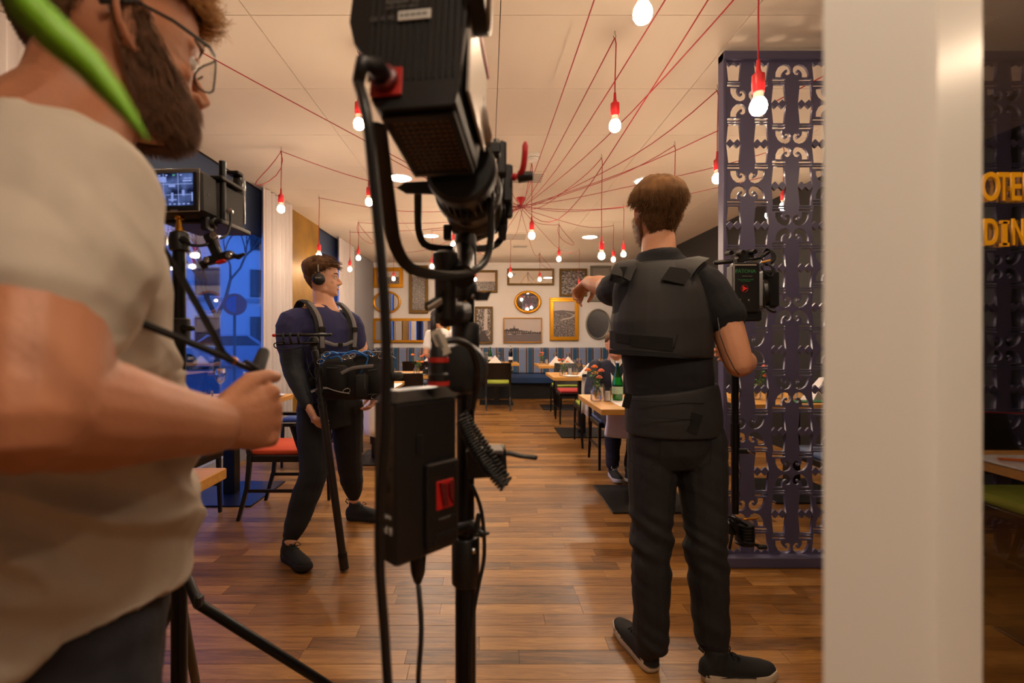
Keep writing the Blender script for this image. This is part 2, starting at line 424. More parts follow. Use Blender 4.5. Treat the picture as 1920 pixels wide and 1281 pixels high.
def car(c, lab, col):
    t = thing('parked_car', lab, 'car', c, None); c = Vector(c); R = Matrix((fd, -fn, Vector((0,0,1)))).transposed()
    M4 = basis(c, fd, (0,0,1))
    prof = [(-2.1,.3),(-2.15,.75),(-1.3,.9),(-.7,1.4),(.8,1.42),(1.5,.95),(2.1,.85),(2.15,.3)]
    M4.translation = c - M4.to_3x3() @ Vector((0,0,.85)); MB().prism(prof, M4, 1.7).build('body', mat(col[0], col[1], .35), t)
    M4b = M4.copy(); M4b.translation = c - M4.to_3x3() @ Vector((0,0,.87))
    MB().prism([(-1.15,.95),(-.65,1.33),(.75,1.35),(1.25,.95)], M4b, 1.74).build('side_windows', M_win, t)
    for sx in (-1.35, 1.35):
        for sy in (-.8, .8):
            a = c + fd*sx + fn*(sy) + Vector((0,0,.32)); MB().cyl(a-fn*.1, a+fn*.1, .32, n=16).build('wheel', M_blk, t)
car((-11.2, 20.5, -.1), 'silver car parked in front of the apartment building', ('silver paint', (150,160,180)))
car((-17.0, 18.0, -.1), 'white car parked to the left of the silver one', ('white paint', (190,196,208)))
t = thing('traffic_sign', 'round no-stopping sign on a pole in the street outside the large window', 'sign', (-6.86, 13, -.1))
MB().cyl((-6.86, 13, -.1), (-6.86, 13, 2.35), .04, n=8).build('post', M_dkmet, t)
MB().cyl((-6.86, 13, 2.1), (-6.84, 12.97, 2.1), .30, n=24).build('rim', mat('sign red', (150,48,44), .5), t)
MB().cyl((-6.86, 12.97, 2.1), (-6.84, 12.955, 2.1), .22, n=24).build('plate', mat('sign blue', (38,60,130), .5), t)
t = thing('bare_tree', 'bare winter tree in the street in front of the apartment building', 'tree', (-9.6, 17, -.1))
rt = random.Random(5); mb = MB()
def branch(p, d, l, r, k):
    q = p + d*l; mb.tube([p, (p+q)/2+Vector((rt.uniform(-.1,.1),0,0))*l, q], [r, r*.85, r*.7], 5)
    if k:
        for _ in range(3 if k > 1 else 4):
            dd = (d + Vector((rt.uniform(-.8,.8), rt.uniform(-.5,.5), rt.uniform(-.1,.6)))).normalized(); branch(q, dd, l*.72, r*.6, k-1)
branch(Vector((-9.6, 17, -.1)), Vector((0,0,1)), 2.0, .12, 4)
mb.build('branches', mat('bark', (40,38,42), .9), t)

# white painted door post close to the camera, on the right
M_post = mat('white door paint', (240,236,228), .38)
trim = MB()
# door jamb with a chamfered corner: plan polygon extruded vertically
pp = [(.244,.34),(.300,.335),(.355,.345),(.400,.383),(.400,.46),(.33,.47)]
pp = [(.2375,.340),(.290,.318),(.296,.316),(.303,.321),(.412,.400),(.412,.47),(.33,.47)]
M4 = Matrix.Identity(4); trim.prism(pp, M4, CEIL)
trim.build('trim_1', M_post, kind='structure', base=(.3,.38,0))
MB().box((.50,.40,.1), (.18,.06,.2)).build('trim_3', M_post, kind='structure')

# ================================================================ CEILING FITTINGS
M_red = mat('red silicone', (196,26,34), .45)
M_cable = mat('red textile cable', (168,22,36), .6)
M_bulb = emat('lit bulb', BULBC, BULB)
M_capw = mat('white bulb collar', (240,226,205), .4)
M_hook = mat('zinc hook', (120,110,100), .4, metal=.8)
hub = Vector((.375, 5.46, CEIL-.10))
t = thing('ceiling_rose', 'small red rosette on the ceiling where all the red lamp cables meet', 'ceiling rose', (hub.x, hub.y, CEIL))
MB().lathe([(.055,0),(.05,-.03),(.02,-.06),(.012,-.10)], (hub.x, hub.y, CEIL), n=16).build('rosette', M_red, t, smooth=40)
def pendant(u, v, D, lab, sag=.16, loop=0, dx=0, hub_=None, cut=None, hookside=None, xy=None, zb=None):
    if xy: bx, D, bz = xy[0], xy[1], zb
    else: p = P(u, v, D); bx, bz = p.x, p.z
    h = Vector((bx, D, CEIL-.035))
    t = thing('pendant_lamp', lab, 'pendant lamp', (bx, D, CEIL), 'bare bulb pendants in red sockets')
    hb = hub_ or hub
    # cable
    pts = []; N = 14; a = random.uniform(0, 6.28); s0 = hb + Vector((math.cos(a)*.02, math.sin(a)*.02, random.uniform(-.02,.02)))
    L = (h-hb).length
    for i in range(N+1):
        f = i/N; q = s0.lerp(h, f); q.z -= sag*L/3.0*4*f*(1-f)*(1+.25*math.sin(f*5+a)); pts.append(q)
    if loop:
        for k in range(1, 13):
            b_ = k/12*2*math.pi; pts.append(h + Vector((loop*.12*(1-math.cos(b_))*.8, -.01, -.16*math.sin(b_/2)*2*.9 + .0)) + Vector((loop*.06*math.sin(b_), 0, 0)))
    pts2 = [h, h+Vector((.006,0,-.03)), Vector((bx, D, (h.z+bz)/2)), Vector((bx, D, bz+.16))]
    cab = MB(); cab.tube(pts, .0032, 5); cab.tube(pts2, .0032, 5); cab.build('cable', M_cable, t, smooth=True)
    MB().tube([h+Vector((0,0,.035)), h+Vector((0,0,.02)), h+Vector((.006,0,.008)), h+Vector((0,0,-.006)), h+Vector((-.007,0,.002)), h+Vector((-.008,0,.01))], .0018, 5).build('hook', M_hook, t, smooth=True)
    tl = random.uniform(-.05,.05)
    MB().lathe([(.006,.17),(.008,.135),(.012,.122),(.022,.115),(.023,.065),(.021,.062),(.021,.052)], (bx, D, bz), n=16).build('socket', M_red, t, smooth=40)
    MB().lathe([(.0165,.054),(.0165,.036),(.020,.028)], (bx, D, bz), n=14).build('bulb_collar', M_capw, t, smooth=40)
    MB().lathe([(.0165,.036),(.020,.027),(.027,.015),(.030,.002),(.0285,-.012),(.022,-.024),(.010,-.031),(.001,-.0325)], (bx, D, bz), n=14).build('bulb', M_bulb, t, smooth=True)
    return t
PD = [
 (1205,25,1.52,'large lit pendant bulb cut by the top edge',.05,0),
 (1153,236,2.47,'lit pendant bulb alone in mid-ceiling, above and left of the vested man',.04,0),
 (1422,200,1.75,'large lit pendant bulb hanging in front of the dark blue cut-out screen',.35,0),
 (1345,335,3.0,'lit pendant bulb just left of the dark blue screen\'s edge',.16,0),
 (1265,400,3.87,'pendant whose bulb is hidden behind the vested man\'s head, only its red cable showing',.14,0),
 (1128,480,4.14,'lit pendant bulb nearest the vested man\'s left shoulder, on the longest drop there',.3,0),
 (1150,487,6.68,'small pendant bulb just above the vested man\'s shoulder, right of the longest drop',.14,0),
 (1169,477,5.73,'pendant bulb touching the vested man\'s neck line, rightmost of three by his shoulder',.13,0),
 (1048,486,6.6,'pendant bulb with a coiled cable loop, above the framed town photograph',.22,1),
 (997,442,4.28,'pendant bulb hanging under the smoke detector near the middle of the room',.1,0),
 (1012,524,8.94,'pendant bulb with a looped cable in front of the wide mirror on the far wall',.16,1),
 (957,516,7.8,'pendant bulb at the left corner of the wide mirror on the far wall',.12,0),
 (1086,538,8.6,'pendant by the pointing hand, only its red socket clear of the fingers',.16,0),
 (527,392,3.99,'pendant bulb with a long drooping loop, in front of the white curtain and gold pier',.10,-1),
 (692,379,3.9,'pendant bulb just left of the studio light\'s hanging cable',.12,0),
 (673,233,2.6,'large pendant bulb high up beside the studio light housing, on its left',.1,0),
 (598,479,5.33,'pendant bulb directly above the headphone man\'s head',.12,0),
 (672,484,6.5,'pendant bulb with an oval cable loop, right of the headphone man\'s head',.12,1),
 (656,505,7.1,'lower pendant bulb right of the headphone man\'s head, close to the grey wall',.12,0),
 (738,523,8.8,'pendant bulb in front of the gold-framed picture nearest the left corner',.1,0),
 (810,500,7.0,'pendant bulb beside the tall ornate picture, seen within the lamp yoke',.1,0),
 (850,459,5.5,'pendant bulb under the lamp yoke\'s crossbar, left of the stand',.08,0),
 (864,468,6.0,'pendant half hidden by the stand head inside the yoke',.1,0),
 (884,485,6.9,'upper small pendant bulb right of the stand pole',.1,0),
 (890,503,7.5,'middle pendant bulb right of the stand pole, with a cable loop',.1,1),
 (891,524,9.1,'lowest pendant bulb right of the stand pole, at the picture frame\'s corner',.1,0),
 (1441,404,4.6,'small pendant bulb seen through the dark blue screen',.14,0),
]
for (u, v, D, lab, sg, lp) in PD: pendant(u, v, D, lab, sg, lp)
# the rest of the room's lamps, beside and behind the camera
OUT = [(-1.66,2.35,2.35,'pendant bulb hidden behind the white T-shirt man, window side'),(.95,-.3,2.3,'pendant bulb behind the camera, right'),(1.3,.2,2.35,'pendant bulb beyond the white door post'),(-.45,1.35,2.45,'pendant bulb above the studio light, out of the picture'),(2.4,1.4,2.4,'pendant bulb over the desk behind the door post'),(2.4,3.9,2.3,'pendant bulb behind the screen over the last table'),(0,0,0,'')]
for (x, y_, z_, lab) in OUT[:-1]: pendant(0, 0, 0, lab, .08, 0, xy=(x, y_), zb=z_)

M_down = emat('downlight', (1,.86,.70), DOWN)
M_fill = emat('added fill downlight', (1,.80,.60), 108.)  # only for the fill lamp added behind the camera
def downlight(u, v, lab, xy=None):
    if xy: x, D = xy
    else: D = F*(CEIL-H)/(V0-v); x = (u-U0)/F*D
    t = thing('downlight', lab, 'ceiling light', (x, D, CEIL), 'recessed louvred downlights')
    MB().lathe([(.135,0),(.13,-.008),(.112,-.010),(.11,-.002)], (x, D, CEIL), n=28, caps=False).build('ring', mat('white trim', (232,228,220), .4), t, smooth=40)
    MB().cyl((x, D, CEIL-.001), (x, D, CEIL-.003), .11, n=28).build('diffuser', M_fill if xy else M_down, t)
    for k in range(-3, 4):
        w = math.sqrt(.11**2-(k*.028)**2)
        MB().box((x+k*.028, D, CEIL-.008), (.004, 2*w, .010)).build('louvre', M_grey, t)
downlight(750, 333, 'recessed round downlight nearest, between the lamp cables left of the studio light')
downlight(808, 442, 'recessed round downlight farther back, seen inside the lamp yoke')
downlight(1106, 444, 'recessed round downlight at the back, left of the vested man')
downlight(1212, 338, 'recessed round downlight touching the top of the vested man\'s head')
downlight(0, 0, 'added unseen downlight behind the camera, brightening the door post', (.42,-.5))  # lamp added out of view to brighten the white door post
# smoke detector, vents
p = P(1001, 290, F*(CEIL-H)/(V0-290))
t = thing('smoke_detector', 'round white smoke detector on the ceiling near the cable rosette', 'smoke detector', (p.x, p.y, CEIL))
MB().lathe([(.06,0),(.06,-.02),(.05,-.03),(.05,-.036),(.044,-.04),(.04,-.055),(.02,-.06)], (p.x, p.y, CEIL), n=24).build('housing', M_white, t, smooth=40)
MB().lathe([(.052,-.031),(.052,-.034)], (p.x, p.y, CEIL), n=24, caps=False).build('green_ring', mat('green print', (40,110,60), .5), t)
for (u, v, w, d, lab) in [(985,332,.42,.32,'flat square ceiling vent behind the smoke detector'), (962,443,.5,.5,'flat ceiling vent further back, left of the middle'), (975, 461, .3, .2, 'small ceiling hatch near the far wall')]:
    D = F*(CEIL-H)/(V0-v); x = (u-U0)/F*D
    t = thing('ceiling_vent', lab, 'vent', (x, D, CEIL))
    MB().bbox((x, D, CEIL-.006), (w, d, .012), .003).build('frame', M_ceil, t)
    for k in range(5): MB().box((x, D-d*.36+k*d*.18, CEIL-.014), (w*.8, d*.1, .006)).build('slat', mat('vent grey', (170,160,150), .6), t)
# ================================================================ BANQUETTE
def stripe_mat():
    m = bpy.data.materials.new('striped upholstery'); m.use_nodes = True; nt = m.node_tree; b = nt.nodes['Principled BSDF']
    t = nt.nodes.new('ShaderNodeTexCoord'); s = nt.nodes.new('ShaderNodeSeparateXYZ'); nt.links.new(t.outputs['Object'], s.inputs[0])
    a = nt.nodes.new('ShaderNodeMath'); a.operation = 'MULTIPLY'; a.inputs[1].default_value = 1/.315
    nt.links.new(s.outputs[0], a.inputs[0]); f = nt.nodes.new('ShaderNodeMath'); f.operation = 'FRACT'; nt.links.new(a.outputs[0], f.inputs[0])
    r = nt.nodes.new('ShaderNodeValToRGB'); r.color_ramp.interpolation = 'CONSTANT'; cr = r.color_ramp
    st = [(0,(122,136,172)),(.20,(142,128,128)),(.27,(74,54,52)),(.34,(132,124,132)),(.42,(40,84,118)),(.66,(96,92,104)),(.72,(70,54,54)),(.79,(150,140,140)),(.84,(122,136,172))]
    cr.elements[0].position = 0; cr.elements[0].color = (*lin(st[0][1]), 1); cr.elements[1].position = st[1][0]; cr.elements[1].color = (*lin(st[1][1]), 1)
    for p_, c in st[2:]: e = cr.elements.new(p_); e.color = (*lin(c), 1)
    nt.links.new(f.outputs[0], r.inputs[0]); nt.links.new(r.outputs[0], b.inputs['Base Color']); b.inputs['Roughness'].default_value = .85
    return m
M_blue = mat('blue leather', (34,62,104), .42, var=.1, vscale=6)
t = thing('banquette', 'long upholstered bench along the far wall with blue and brown striped back and blue seat', 'bench', (.4, 9.8, 0))
mb = MB(); mb.bbox((.4, 10.2, .72), (5.68, .18, .56), .04); mb.build('backrest', stripe_mat(), t)
for i in range(6):
    mb = MB(); mb.bbox((-2.44+.948*i+.474, 9.78, .375), (.935, .66, .17), .035); mb.build('seat_cushion', M_blue, t, smooth=40)
mb = MB(); mb.box((.4, 9.83, .15), (5.66, .6, .29)); mb.build('plinth', M_dark, t)

# ================================================================ PICTURES AND MIRRORS
M_goldf = mat('gold leaf frame', (214,150,30), .32, metal=.75, bump=.1, bscale=60)
M_goldd = mat('antique gold frame', (120,92,44), .4, metal=.6, bump=.5, bscale=120)
M_silv = mat('silver grey frame', (140,136,126), .4, metal=.5, bump=.4, bscale=90)
M_mir = mat('mirror', (225,225,225), .02, metal=1.)
def photo_mat(name, hor, seed, sc=9., dark=.12, w=1., h=1.):
    m = bpy.data.materials.new(name); m.use_nodes = True; nt = m.node_tree; b = nt.nodes['Principled BSDF']
    t = nt.nodes.new('ShaderNodeTexCoord'); s = nt.nodes.new('ShaderNodeSeparateXYZ'); nt.links.new(t.outputs['Generated'], s.inputs[0])
    mp = nt.nodes.new('ShaderNodeMapping'); mp.inputs['Location'].default_value = (seed*3.3, seed, 0); mp.inputs['Scale'].default_value = (w*1.6, 1, h*3.2)
    nt.links.new(t.outputs['Generated'], mp.inputs[0])
    n = nt.nodes.new('ShaderNodeTexNoise'); n.inputs['Scale'].default_value = sc; n.inputs['Detail'].default_value = 9; n.inputs['Roughness'].default_value = .7
    v = nt.nodes.new('ShaderNodeTexVoronoi'); v.inputs['Scale'].default_value = sc*1.6; v.distance = 'CHEBYCHEV'
    for q in (n, v): nt.links.new(mp.outputs[0], q.inputs['Vector'])
    sky = nt.nodes.new('ShaderNodeMapRange'); sky.inputs[1].default_value = hor-.015; sky.inputs[2].default_value = hor+.015
    nz = nt.nodes.new('ShaderNodeMath'); nz.operation = 'MULTIPLY_ADD'; nz.inputs[1].default_value = .16; nt.links.new(n.outputs[0], nz.inputs[0]); nt.links.new(s.outputs[2], nz.inputs[2])
    sb = nt.nodes.new('ShaderNodeMath'); sb.operation = 'SUBTRACT'; sb.inputs[1].default_value = .08; nt.links.new(nz.outputs[0], sb.inputs[0]); nt.links.new(sb.outputs[0], sky.inputs[0])
    mm = nt.nodes.new('ShaderNodeMath'); mm.operation = 'MULTIPLY'; nt.links.new(n.outputs[0], mm.inputs[0]); nt.links.new(v.outputs['Distance'], mm.inputs[1])
    r = nt.nodes.new('ShaderNodeValToRGB'); r.color_ramp.elements[0].position = .13; r.color_ramp.elements[0].color = (*lin((36,30,32)), 1); r.color_ramp.elements[1].position = .36; r.color_ramp.elements[1].color = (*lin((190,176,170)), 1)
    nt.links.new(mm.outputs[0], r.inputs[0])
    x = nt.nodes.new('ShaderNodeMix'); x.data_type = 'RGBA'; nt.links.new(sky.outputs[0], x.inputs[0]); nt.links.new(r.outputs[0], x.inputs[6]); x.inputs[7].default_value = (*lin((214,198,190)), 1)
    nt.links.new(x.outputs[2], b.inputs['Base Color']); b.inputs['Roughness'].default_value = .35; return m
M_ink = mat('photo dark grey', (66,56,58), .4); M_ink2 = mat('photo light grey', (198,184,178), .4); M_ink3 = mat('photo mid grey', (112,100,102), .4)
def rectframe(u0, v0, u1, v1, fw, lab, cat, fm, kind, D=10.28, steps=2, depth=.035, ph=None):
    a = P(u0, v1, D); b = P(u1, v0, D); x0, z0, x1, z1 = a.x, a.z, b.x, b.z
    t = thing('mirror' if kind == 'mirror' else 'framed_picture', lab, cat, ((x0+x1)/2, D, z0))
    for (nm, rect) in (('r', (x0,z1-fw,x1,z1)), ('r', (x0,z0,x1,z0+fw)), ('r', (x0,z0+fw,x0+fw,z1-fw)), ('r', (x1-fw,z0+fw,x1,z1-fw))):
        q0, r0, q1, r1 = rect; m_ = MB(); m_.bbox(((q0+q1)/2, D-depth/2, (r0+r1)/2), (q1-q0, depth, r1-r0), .006)
        if q1-q0 > r1-r0: m_.bbox(((q0+q1)/2, D-depth-.006, (r0+r1)/2+(.15*fw if r0 > (z0+z1)/2 else -.15*fw)), (q1-q0-.01, .016, fw*.38), .006)
        else: m_.bbox(((q0+q1)/2+(.15*fw if q0 > (x0+x1)/2 else -.15*fw), D-depth-.006, (r0+r1)/2), (fw*.38, .016, r1-r0), .006)
        m_.build('frame_side', fm, t)
    w = x1-x0-2*fw; h = z1-z0-2*fw
    if kind == 'mirror': MB().box(((x0+x1)/2, D-.012, (z0+z1)/2), (w, .006, h)).build('mirror_glass', M_mir, t)
    else: MB().box(((x0+x1)/2, D-.012, (z0+z1)/2), (w, .006, h)).build('photograph', ph, t)
    return t, (x0+fw, z0+fw, w, h, D-.016)
def flat(t, R, polys, m, name='printed_shape', lift=0.):
    x0, z0, w, h, y = R; q = MB()
    for pl in polys:
        M4 = Matrix(((1,0,0,x0),(0,0,-1,y-lift),(0,1,0,z0),(0,0,0,1))); q.prism([(a*w, b*h) for a, b in pl], M4, .0008)
    return q.build(name, m, t)
def ovalframe(cu, cv, ru, rv, fw, lab, fm, D=10.28):
    c = P(cu, cv, D); rx = ru/F*D; rz = rv/F*D
    t = thing('mirror', lab, 'mirror', (c.x, D, c.z-rz))
    m_ = MB(); N = 40
    m_.tube([(c.x+(rx-fw/2)*math.cos(2*math.pi*k/N), D-.022, c.z+(rz-fw/2)*math.sin(2*math.pi*k/N)) for k in range(N)], (fw/2, .02), 8, side=None, closed=True)
    m_.build('frame', fm, t, smooth=True)
    MB().tube([(c.x, D-.008, c.z), (c.x, D-.014, c.z)], [(rx-fw*.7, rz-fw*.7)]*2, 36, side=(1,0,0)).build('mirror_glass', M_mir, t)
def ph(name, hor, seed, **k): return photo_mat(name, hor, seed, **k)
rectframe(701,502,756,540,.085,'broad gold frame with a landscape photograph, top left on the far wall','picture',M_goldf,'pic', ph=ph('photo one',.55,1))
rectframe(767,498,803,588,.07,'tall antique gold frame with a steep town view, second from the left','picture',M_goldd,'pic', ph=ph('photo two',.82,2,sc=7,h=2))
ovalframe(725.5,567,26.5,21.5,.05,'oval gilt mirror above the long low gold mirror',M_goldf)
rectframe(700,597,843,643,.06,'long low gold-framed mirror just above the striped bench on the left','mirror',M_goldf,'mirror')
ovalframe(845,536,22,37,.035,'oval silver mirror behind the lighting stand',M_silv)
t, R = rectframe(888,507,932.6,549.5,.05,'dark gold frame with a riverside photograph, right of the lighting stand','picture',M_goldd,'pic', ph=ph('photo three',.5,3))
t, R = rectframe(890,575,924,645,.045,'tall narrow gold frame with a street and tower photograph','picture',M_goldd,'pic', ph=ph('photo four',1.2,4,sc=5))
flat(t, R, [[(0,0),(.95,0),(.55,.33),(.32,.33),(.0,.1)]], M_ink, 'printed_road'); flat(t, R, [[(.5,.35),(.55,.98),(.75,.98),(.78,.35)]], M_ink2, 'printed_tower'); flat(t, R, [[(.2,.33),(.2,.42),(.27,.47),(.34,.42),(.34,.33)]], M_ink, 'printed_arch')
rectframe(951,504,1039,535.5,.045,'wide antique gold mirror high on the far wall reflecting the ceiling','mirror',M_goldd,'mirror')
ovalframe(989.5,566.5,25.5,21.5,.06,'round-oval gilt mirror above the waterside town photograph',M_goldf)
t, R = rectframe(943.5,596,1016,643,.022,'thin gold frame with a waterside town and twin church spires','picture',M_goldf,'pic', ph=ph('photo five',1.3,5,sc=3))
flat(t, R, [[(0,.4),(1,.36),(1,1),(0,1)]], M_ink2, 'printed_sky'); 
sk = [(0,.36)]; rs = random.Random(8); xx = 0
while xx < 1:
    hh = .5+.05*rs.random()-.1*xx+(.10*math.exp(-((xx-.25)/.12)**2)); sk += [(xx, hh), (xx+.03, hh+.02), (xx+.045, hh)]; xx += .05
    if .2 < xx < .27: sk += [(xx+.0,.62),(xx+.008,.74),(xx+.016,.62),(xx+.03,.62),(xx+.038,.74),(xx+.046,.62)]; xx += .05
sk += [(1,.40),(1,.34)]
flat(t, R, [sk], M_ink, 'printed_skyline', .001)
flat(t, R, [[(0,0),(1,0),(1,.34),(0,.30)]], M_ink3, 'printed_river', .001)
flat(t, R, [[(x_,.40+.02*math.sin(x_*40)),(x_+.025,.40),(x_+.025,.44),(x_,.44)] for x_ in [i*.06+.02 for i in range(16)]], M_ink2, 'printed_houses', .0022)
t, R = rectframe(1048.5,504,1100.5,556.5,.05,'antique gold frame with a hazy harbour photograph, upper right','picture',M_goldd,'pic', ph=ph('photo six',1.2,6,sc=4))
t, R = rectframe(1030.5,558.5,1085,639,.085,'big bright gold frame with a valley town and river bend, right of centre','picture',M_goldf,'pic', ph=ph('photo seven',.72,7,sc=8,h=1.3))
flat(t, R, [[(0,.74),(.4,.76),(1,.72),(1,.66),(.6,.64),(0,.68)]], M_ink3, 'printed_hills'); flat(t, R, [[(.55,.70),(.95,.62),(.8,.56),(.45,.52),(.3,.47),(.35,.46),(.8,.52),(1,.58),(1,.63),(.62,.70)]], M_ink2, 'printed_river', .001)
rectframe(1106,499,1146,566,.05,'silver ornate frame partly behind the pointing arm','picture',M_silv,'pic', ph=mat('silver grey print', (150,142,136), .5))
ovalframe(1121,608,23.5,29,.04,'dark round mirror in a silver frame beside the vested man',M_silv)

# ================================================================ TABLES, CHAIRS, TABLEWARE
def table(x0, x1, y0, y1, lab, base=M_black):
    cx, cy = (x0+x1)/2, (y0+y1)/2
    t = thing('dining_table', lab, 'table', (cx, cy, 0))
    MB().bbox((cx, cy, .73), (x1-x0, y1-y0, .04), .003).build('tabletop', M_tab, t)
    MB().bbox((cx, cy, .355), (.09, .09, .69), .004).build('pedestal', M_black, t)
    MB().bbox((cx, cy, .702), (.4, .4, .016), .003).build('top_plate', M_black, t)
    MB().bbox((cx, cy, .006), (min(.62,x1-x0-.1), min(.62, y1-y0-.1), .012), .003).build('base_plate', base, t)
    return t
CUSH = {'green': mat('lime green cushion', (166,178,60), .8, bump=.1), 'orange': mat('orange cushion', (222,84,44), .8, bump=.1), 'blue': mat('slate blue cushion', (84,98,124), .8, bump=.1), 'red': mat('red cushion', (180,48,44), .8, bump=.1)}
def chair(x, y, rz, col, lab, arms=False, back=.83):
    """local: faces +Y, seat centre at origin"""
    t = thing('dining_chair', lab, 'chair', (0,0,0))
    w, d = .44, .44
    for sx in (-1, 1):
        MB().tube([(sx*(w/2-.02), d/2-.03, .43), (sx*(w/2-.015), d/2-.02, 0)], [(.019,.019),(.014,.014)], 4, side=(1,1,0)).build('leg', M_black, t)
        MB().tube([(sx*(w/2-.018), -d/2-.10, back), (sx*(w/2-.018), -d/2-.02, .62), (sx*(w/2-.018), -d/2+.02, .44), (sx*(w/2-.018), -d/2+.0, .22), (sx*(w/2-.018), -d/2-.06, 0)], [(.020,.014),(.024,.018),(.030,.02),(.024,.018),(.018,.015)], 4, side=(0,1,1) if False else (1,1,0)).build('leg', M_black, t, smooth=False)
        MB().beam((sx*(w/2-.02), d/2-.03, .2), (sx*(w/2-.02), -d/2, .2), .014, .022).build('stretcher', M_black, t)
        if arms:
            MB().beam((sx*(w/2+.01), -d/2-.04, .655), (sx*(w/2+.01), d/2-.10, .655), .045, .022).build('armrest', M_black, t)
            MB().tube([(sx*(w/2+.01), d/2-.12, .65), (sx*(w/2-.0), d/2-.04, .40)], [(.024,.014)]*2, 4, side=(0,1,0)).build('arm_support', M_black, t)
    MB().bbox((0, 0, .42), (w-.01, d, .045), .004).build('seat_frame', M_black, t)
    mb = MB(); mb.bbox((0, 0.005, .457), (w-.05, d-.03, .04), .018); mb.build('seat_cushion', CUSH[col], t, smooth=50)
    # curved backrest panel
    mb = MB(); vs = []; N = 8
    for off in (0, .016):
        for zz, yy in ((.52, -.225), (.68, -.262), (back, -.312)):
            for i in range(N+1):
                a = (i/N-.5); vs.append((a*(w-.03), yy - .03*(1-(2*a)**2) + off, zz))
    K = N+1; fs = []
    for l in (0, 1):
        for j in (0, 1):
            for i in range(N): q = (l*3+j)*K+i; f = (q, q+1, q+K+1, q+K); fs.append(f if l else f[::-1])
    for i in range(N): fs.append((2*K+i, 2*K+i+1, 5*K+i+1, 5*K+i)); fs.append((i+1, i, 3*K+i, 3*K+i+1))
    for j in (0,1): fs.append((j*K, (j+1)*K, (j+4)*K, (j+3)*K)); fs.append(((j+1)*K-1+K, (j+1)*K-1, (j+4)*K-1, (j+5)*K-1))
    mb.add(vs, fs); mb.build('backrest', M_black, t, smooth=50)
    t.location = (x, y, 0); t.rotation_euler = (0, 0, rz); return t
T = {}
table(.77, 1.60, 3.26, 4.10, 'nearest oak-topped table in the right-hand row, beside the vested man')
table(.79, 1.62, 5.77, 6.60, 'second oak-topped table in the right-hand row, with white napkins and a flower jar')
table(.84, 1.64, 7.95, 8.80, 'third oak-topped table in the right-hand row, close to the striped bench')
table(-.25, .56, 8.60, 9.35, 'oak-topped table at the middle of the far bench with a dark bottle')
table(-1.55, -.90, 8.6, 9.3, 'far oak-topped table by the bench, left of the lighting stand')
table(-1.35, -.55, 6.0, 6.8, 'oak-topped table with plates and orange flowers, left of the lighting stand')
table(-1.62, -.99, .80, 1.82, 'close oak-topped table in front of the white T-shirt man')
table(-2.38, -1.68, 3.45, 4.15, 'window-side table on a large dark base plate, behind the extended hand', mat('sky tinted base plate', (26,32,62), .3, metal=.4))  # reflected dusk sky is put into this base plate's blue colour
table(-1.36, -.92, 4.55, 5.3, 'table with a hanging white cloth right behind the headphone man')
table(1.95, 2.95, 3.5, 4.25, 'oak-topped table seen through the dark blue screen')
table(1.98, 2.95, 1.55, 2.1, 'oak desk at the right edge, beyond the door post')
PI = math.pi
chair(.17, 8.28, 0, 'green', 'black armchair with lime cushion standing alone with its back to us, far aisle', arms=True, back=.80)
chair(1.20, 3.15, 0, 'blue', 'black chair at the near side of the nearest right-hand table')
chair(1.24, 4.66, PI, 'blue', 'black chair in which the man in the navy jacket sits')
chair(1.25, 5.60, 0, 'green', 'black chair with green cushion behind the seated man, draped with white cloth')
chair(1.22, 6.96, PI, 'red', 'black chair with red cushion on the far side of the second table')
chair(1.24, 7.72, 0, 'green', 'black chair with green cushion before the third right-hand table')
chair(-.95, 5.72, 0, 'blue', 'black chair at the near side of the flower table, left of the lighting stand')
chair(-1.2, 8.25, 0, 'blue', 'dark chair at the far table left of the lighting stand')
chair(-1.41, 3.45, -PI/2, 'orange', 'black armchair with an orange cushion left of the headphone man', arms=True, back=.80)
chair(-2.10, 3.20, -PI/2, 'blue', 'black chair with slate blue cushion behind the extended hand')
chair(-1.75, 4.75, PI, 'blue', 'dark chair beyond the window-side table, behind the headphone man\'s arm')
chair(-1.55, 5.35, -PI*.5, 'blue', 'dark chair farther back by the gold pier')
chair(2.35, 3.2, 0, 'blue', 'dark chair behind the lower part of the dark blue screen')
chair(2.6, 2.3, PI, 'green', 'dark chair with green cushion at the desk by the right edge')

M_glass = glassmat('clear glass', (.96,.96,.96), .06)
M_green = glassmat('green glass', (.05,.62,.16), .08)
M_bott = mat('dark bottle glass', (10,16,10), .08, coat=.5)
M_leaf = mat('green leaves', (70,120,40), .5); M_stem = mat('stems', (80,120,50), .6)
M_or = mat('orange petals', (236,120,30), .6); M_pk = mat('coral petals', (226,110,80), .6)
def wineglass(x, y, lab, z=.75, s=1.):
    o = MB().lathe([(.034,0),(.033,.003),(.005,.008),(.0038,.02),(.0038,.085),(.012,.095),(.030,.115),(.038,.140),(.037,.165),(.031,.20),(.0300,.20),(.036,.165),(.037,.14),(.029,.117),(.010,.098),(.0005,.094)], (0,0,0), n=14).build('wine_glass', M_glass, smooth=True, base=(0,0,0))
    o.location = (x, y, z); o.scale = (s,s,s); return tag(o, lab, 'glass', 'wine glasses on the tables')
def tumbler(x, y, lab, z=.75):
    o = MB().lathe([(.027,0),(.032,.003),(.037,.09),(.0355,.09),(.030,.008),(.0005,.007)], n=14).build('water_glass', M_glass, smooth=40, base=(0,0,0)); o.location = (x, y, z)
    return tag(o, lab, 'glass', 'water glasses on the tables')
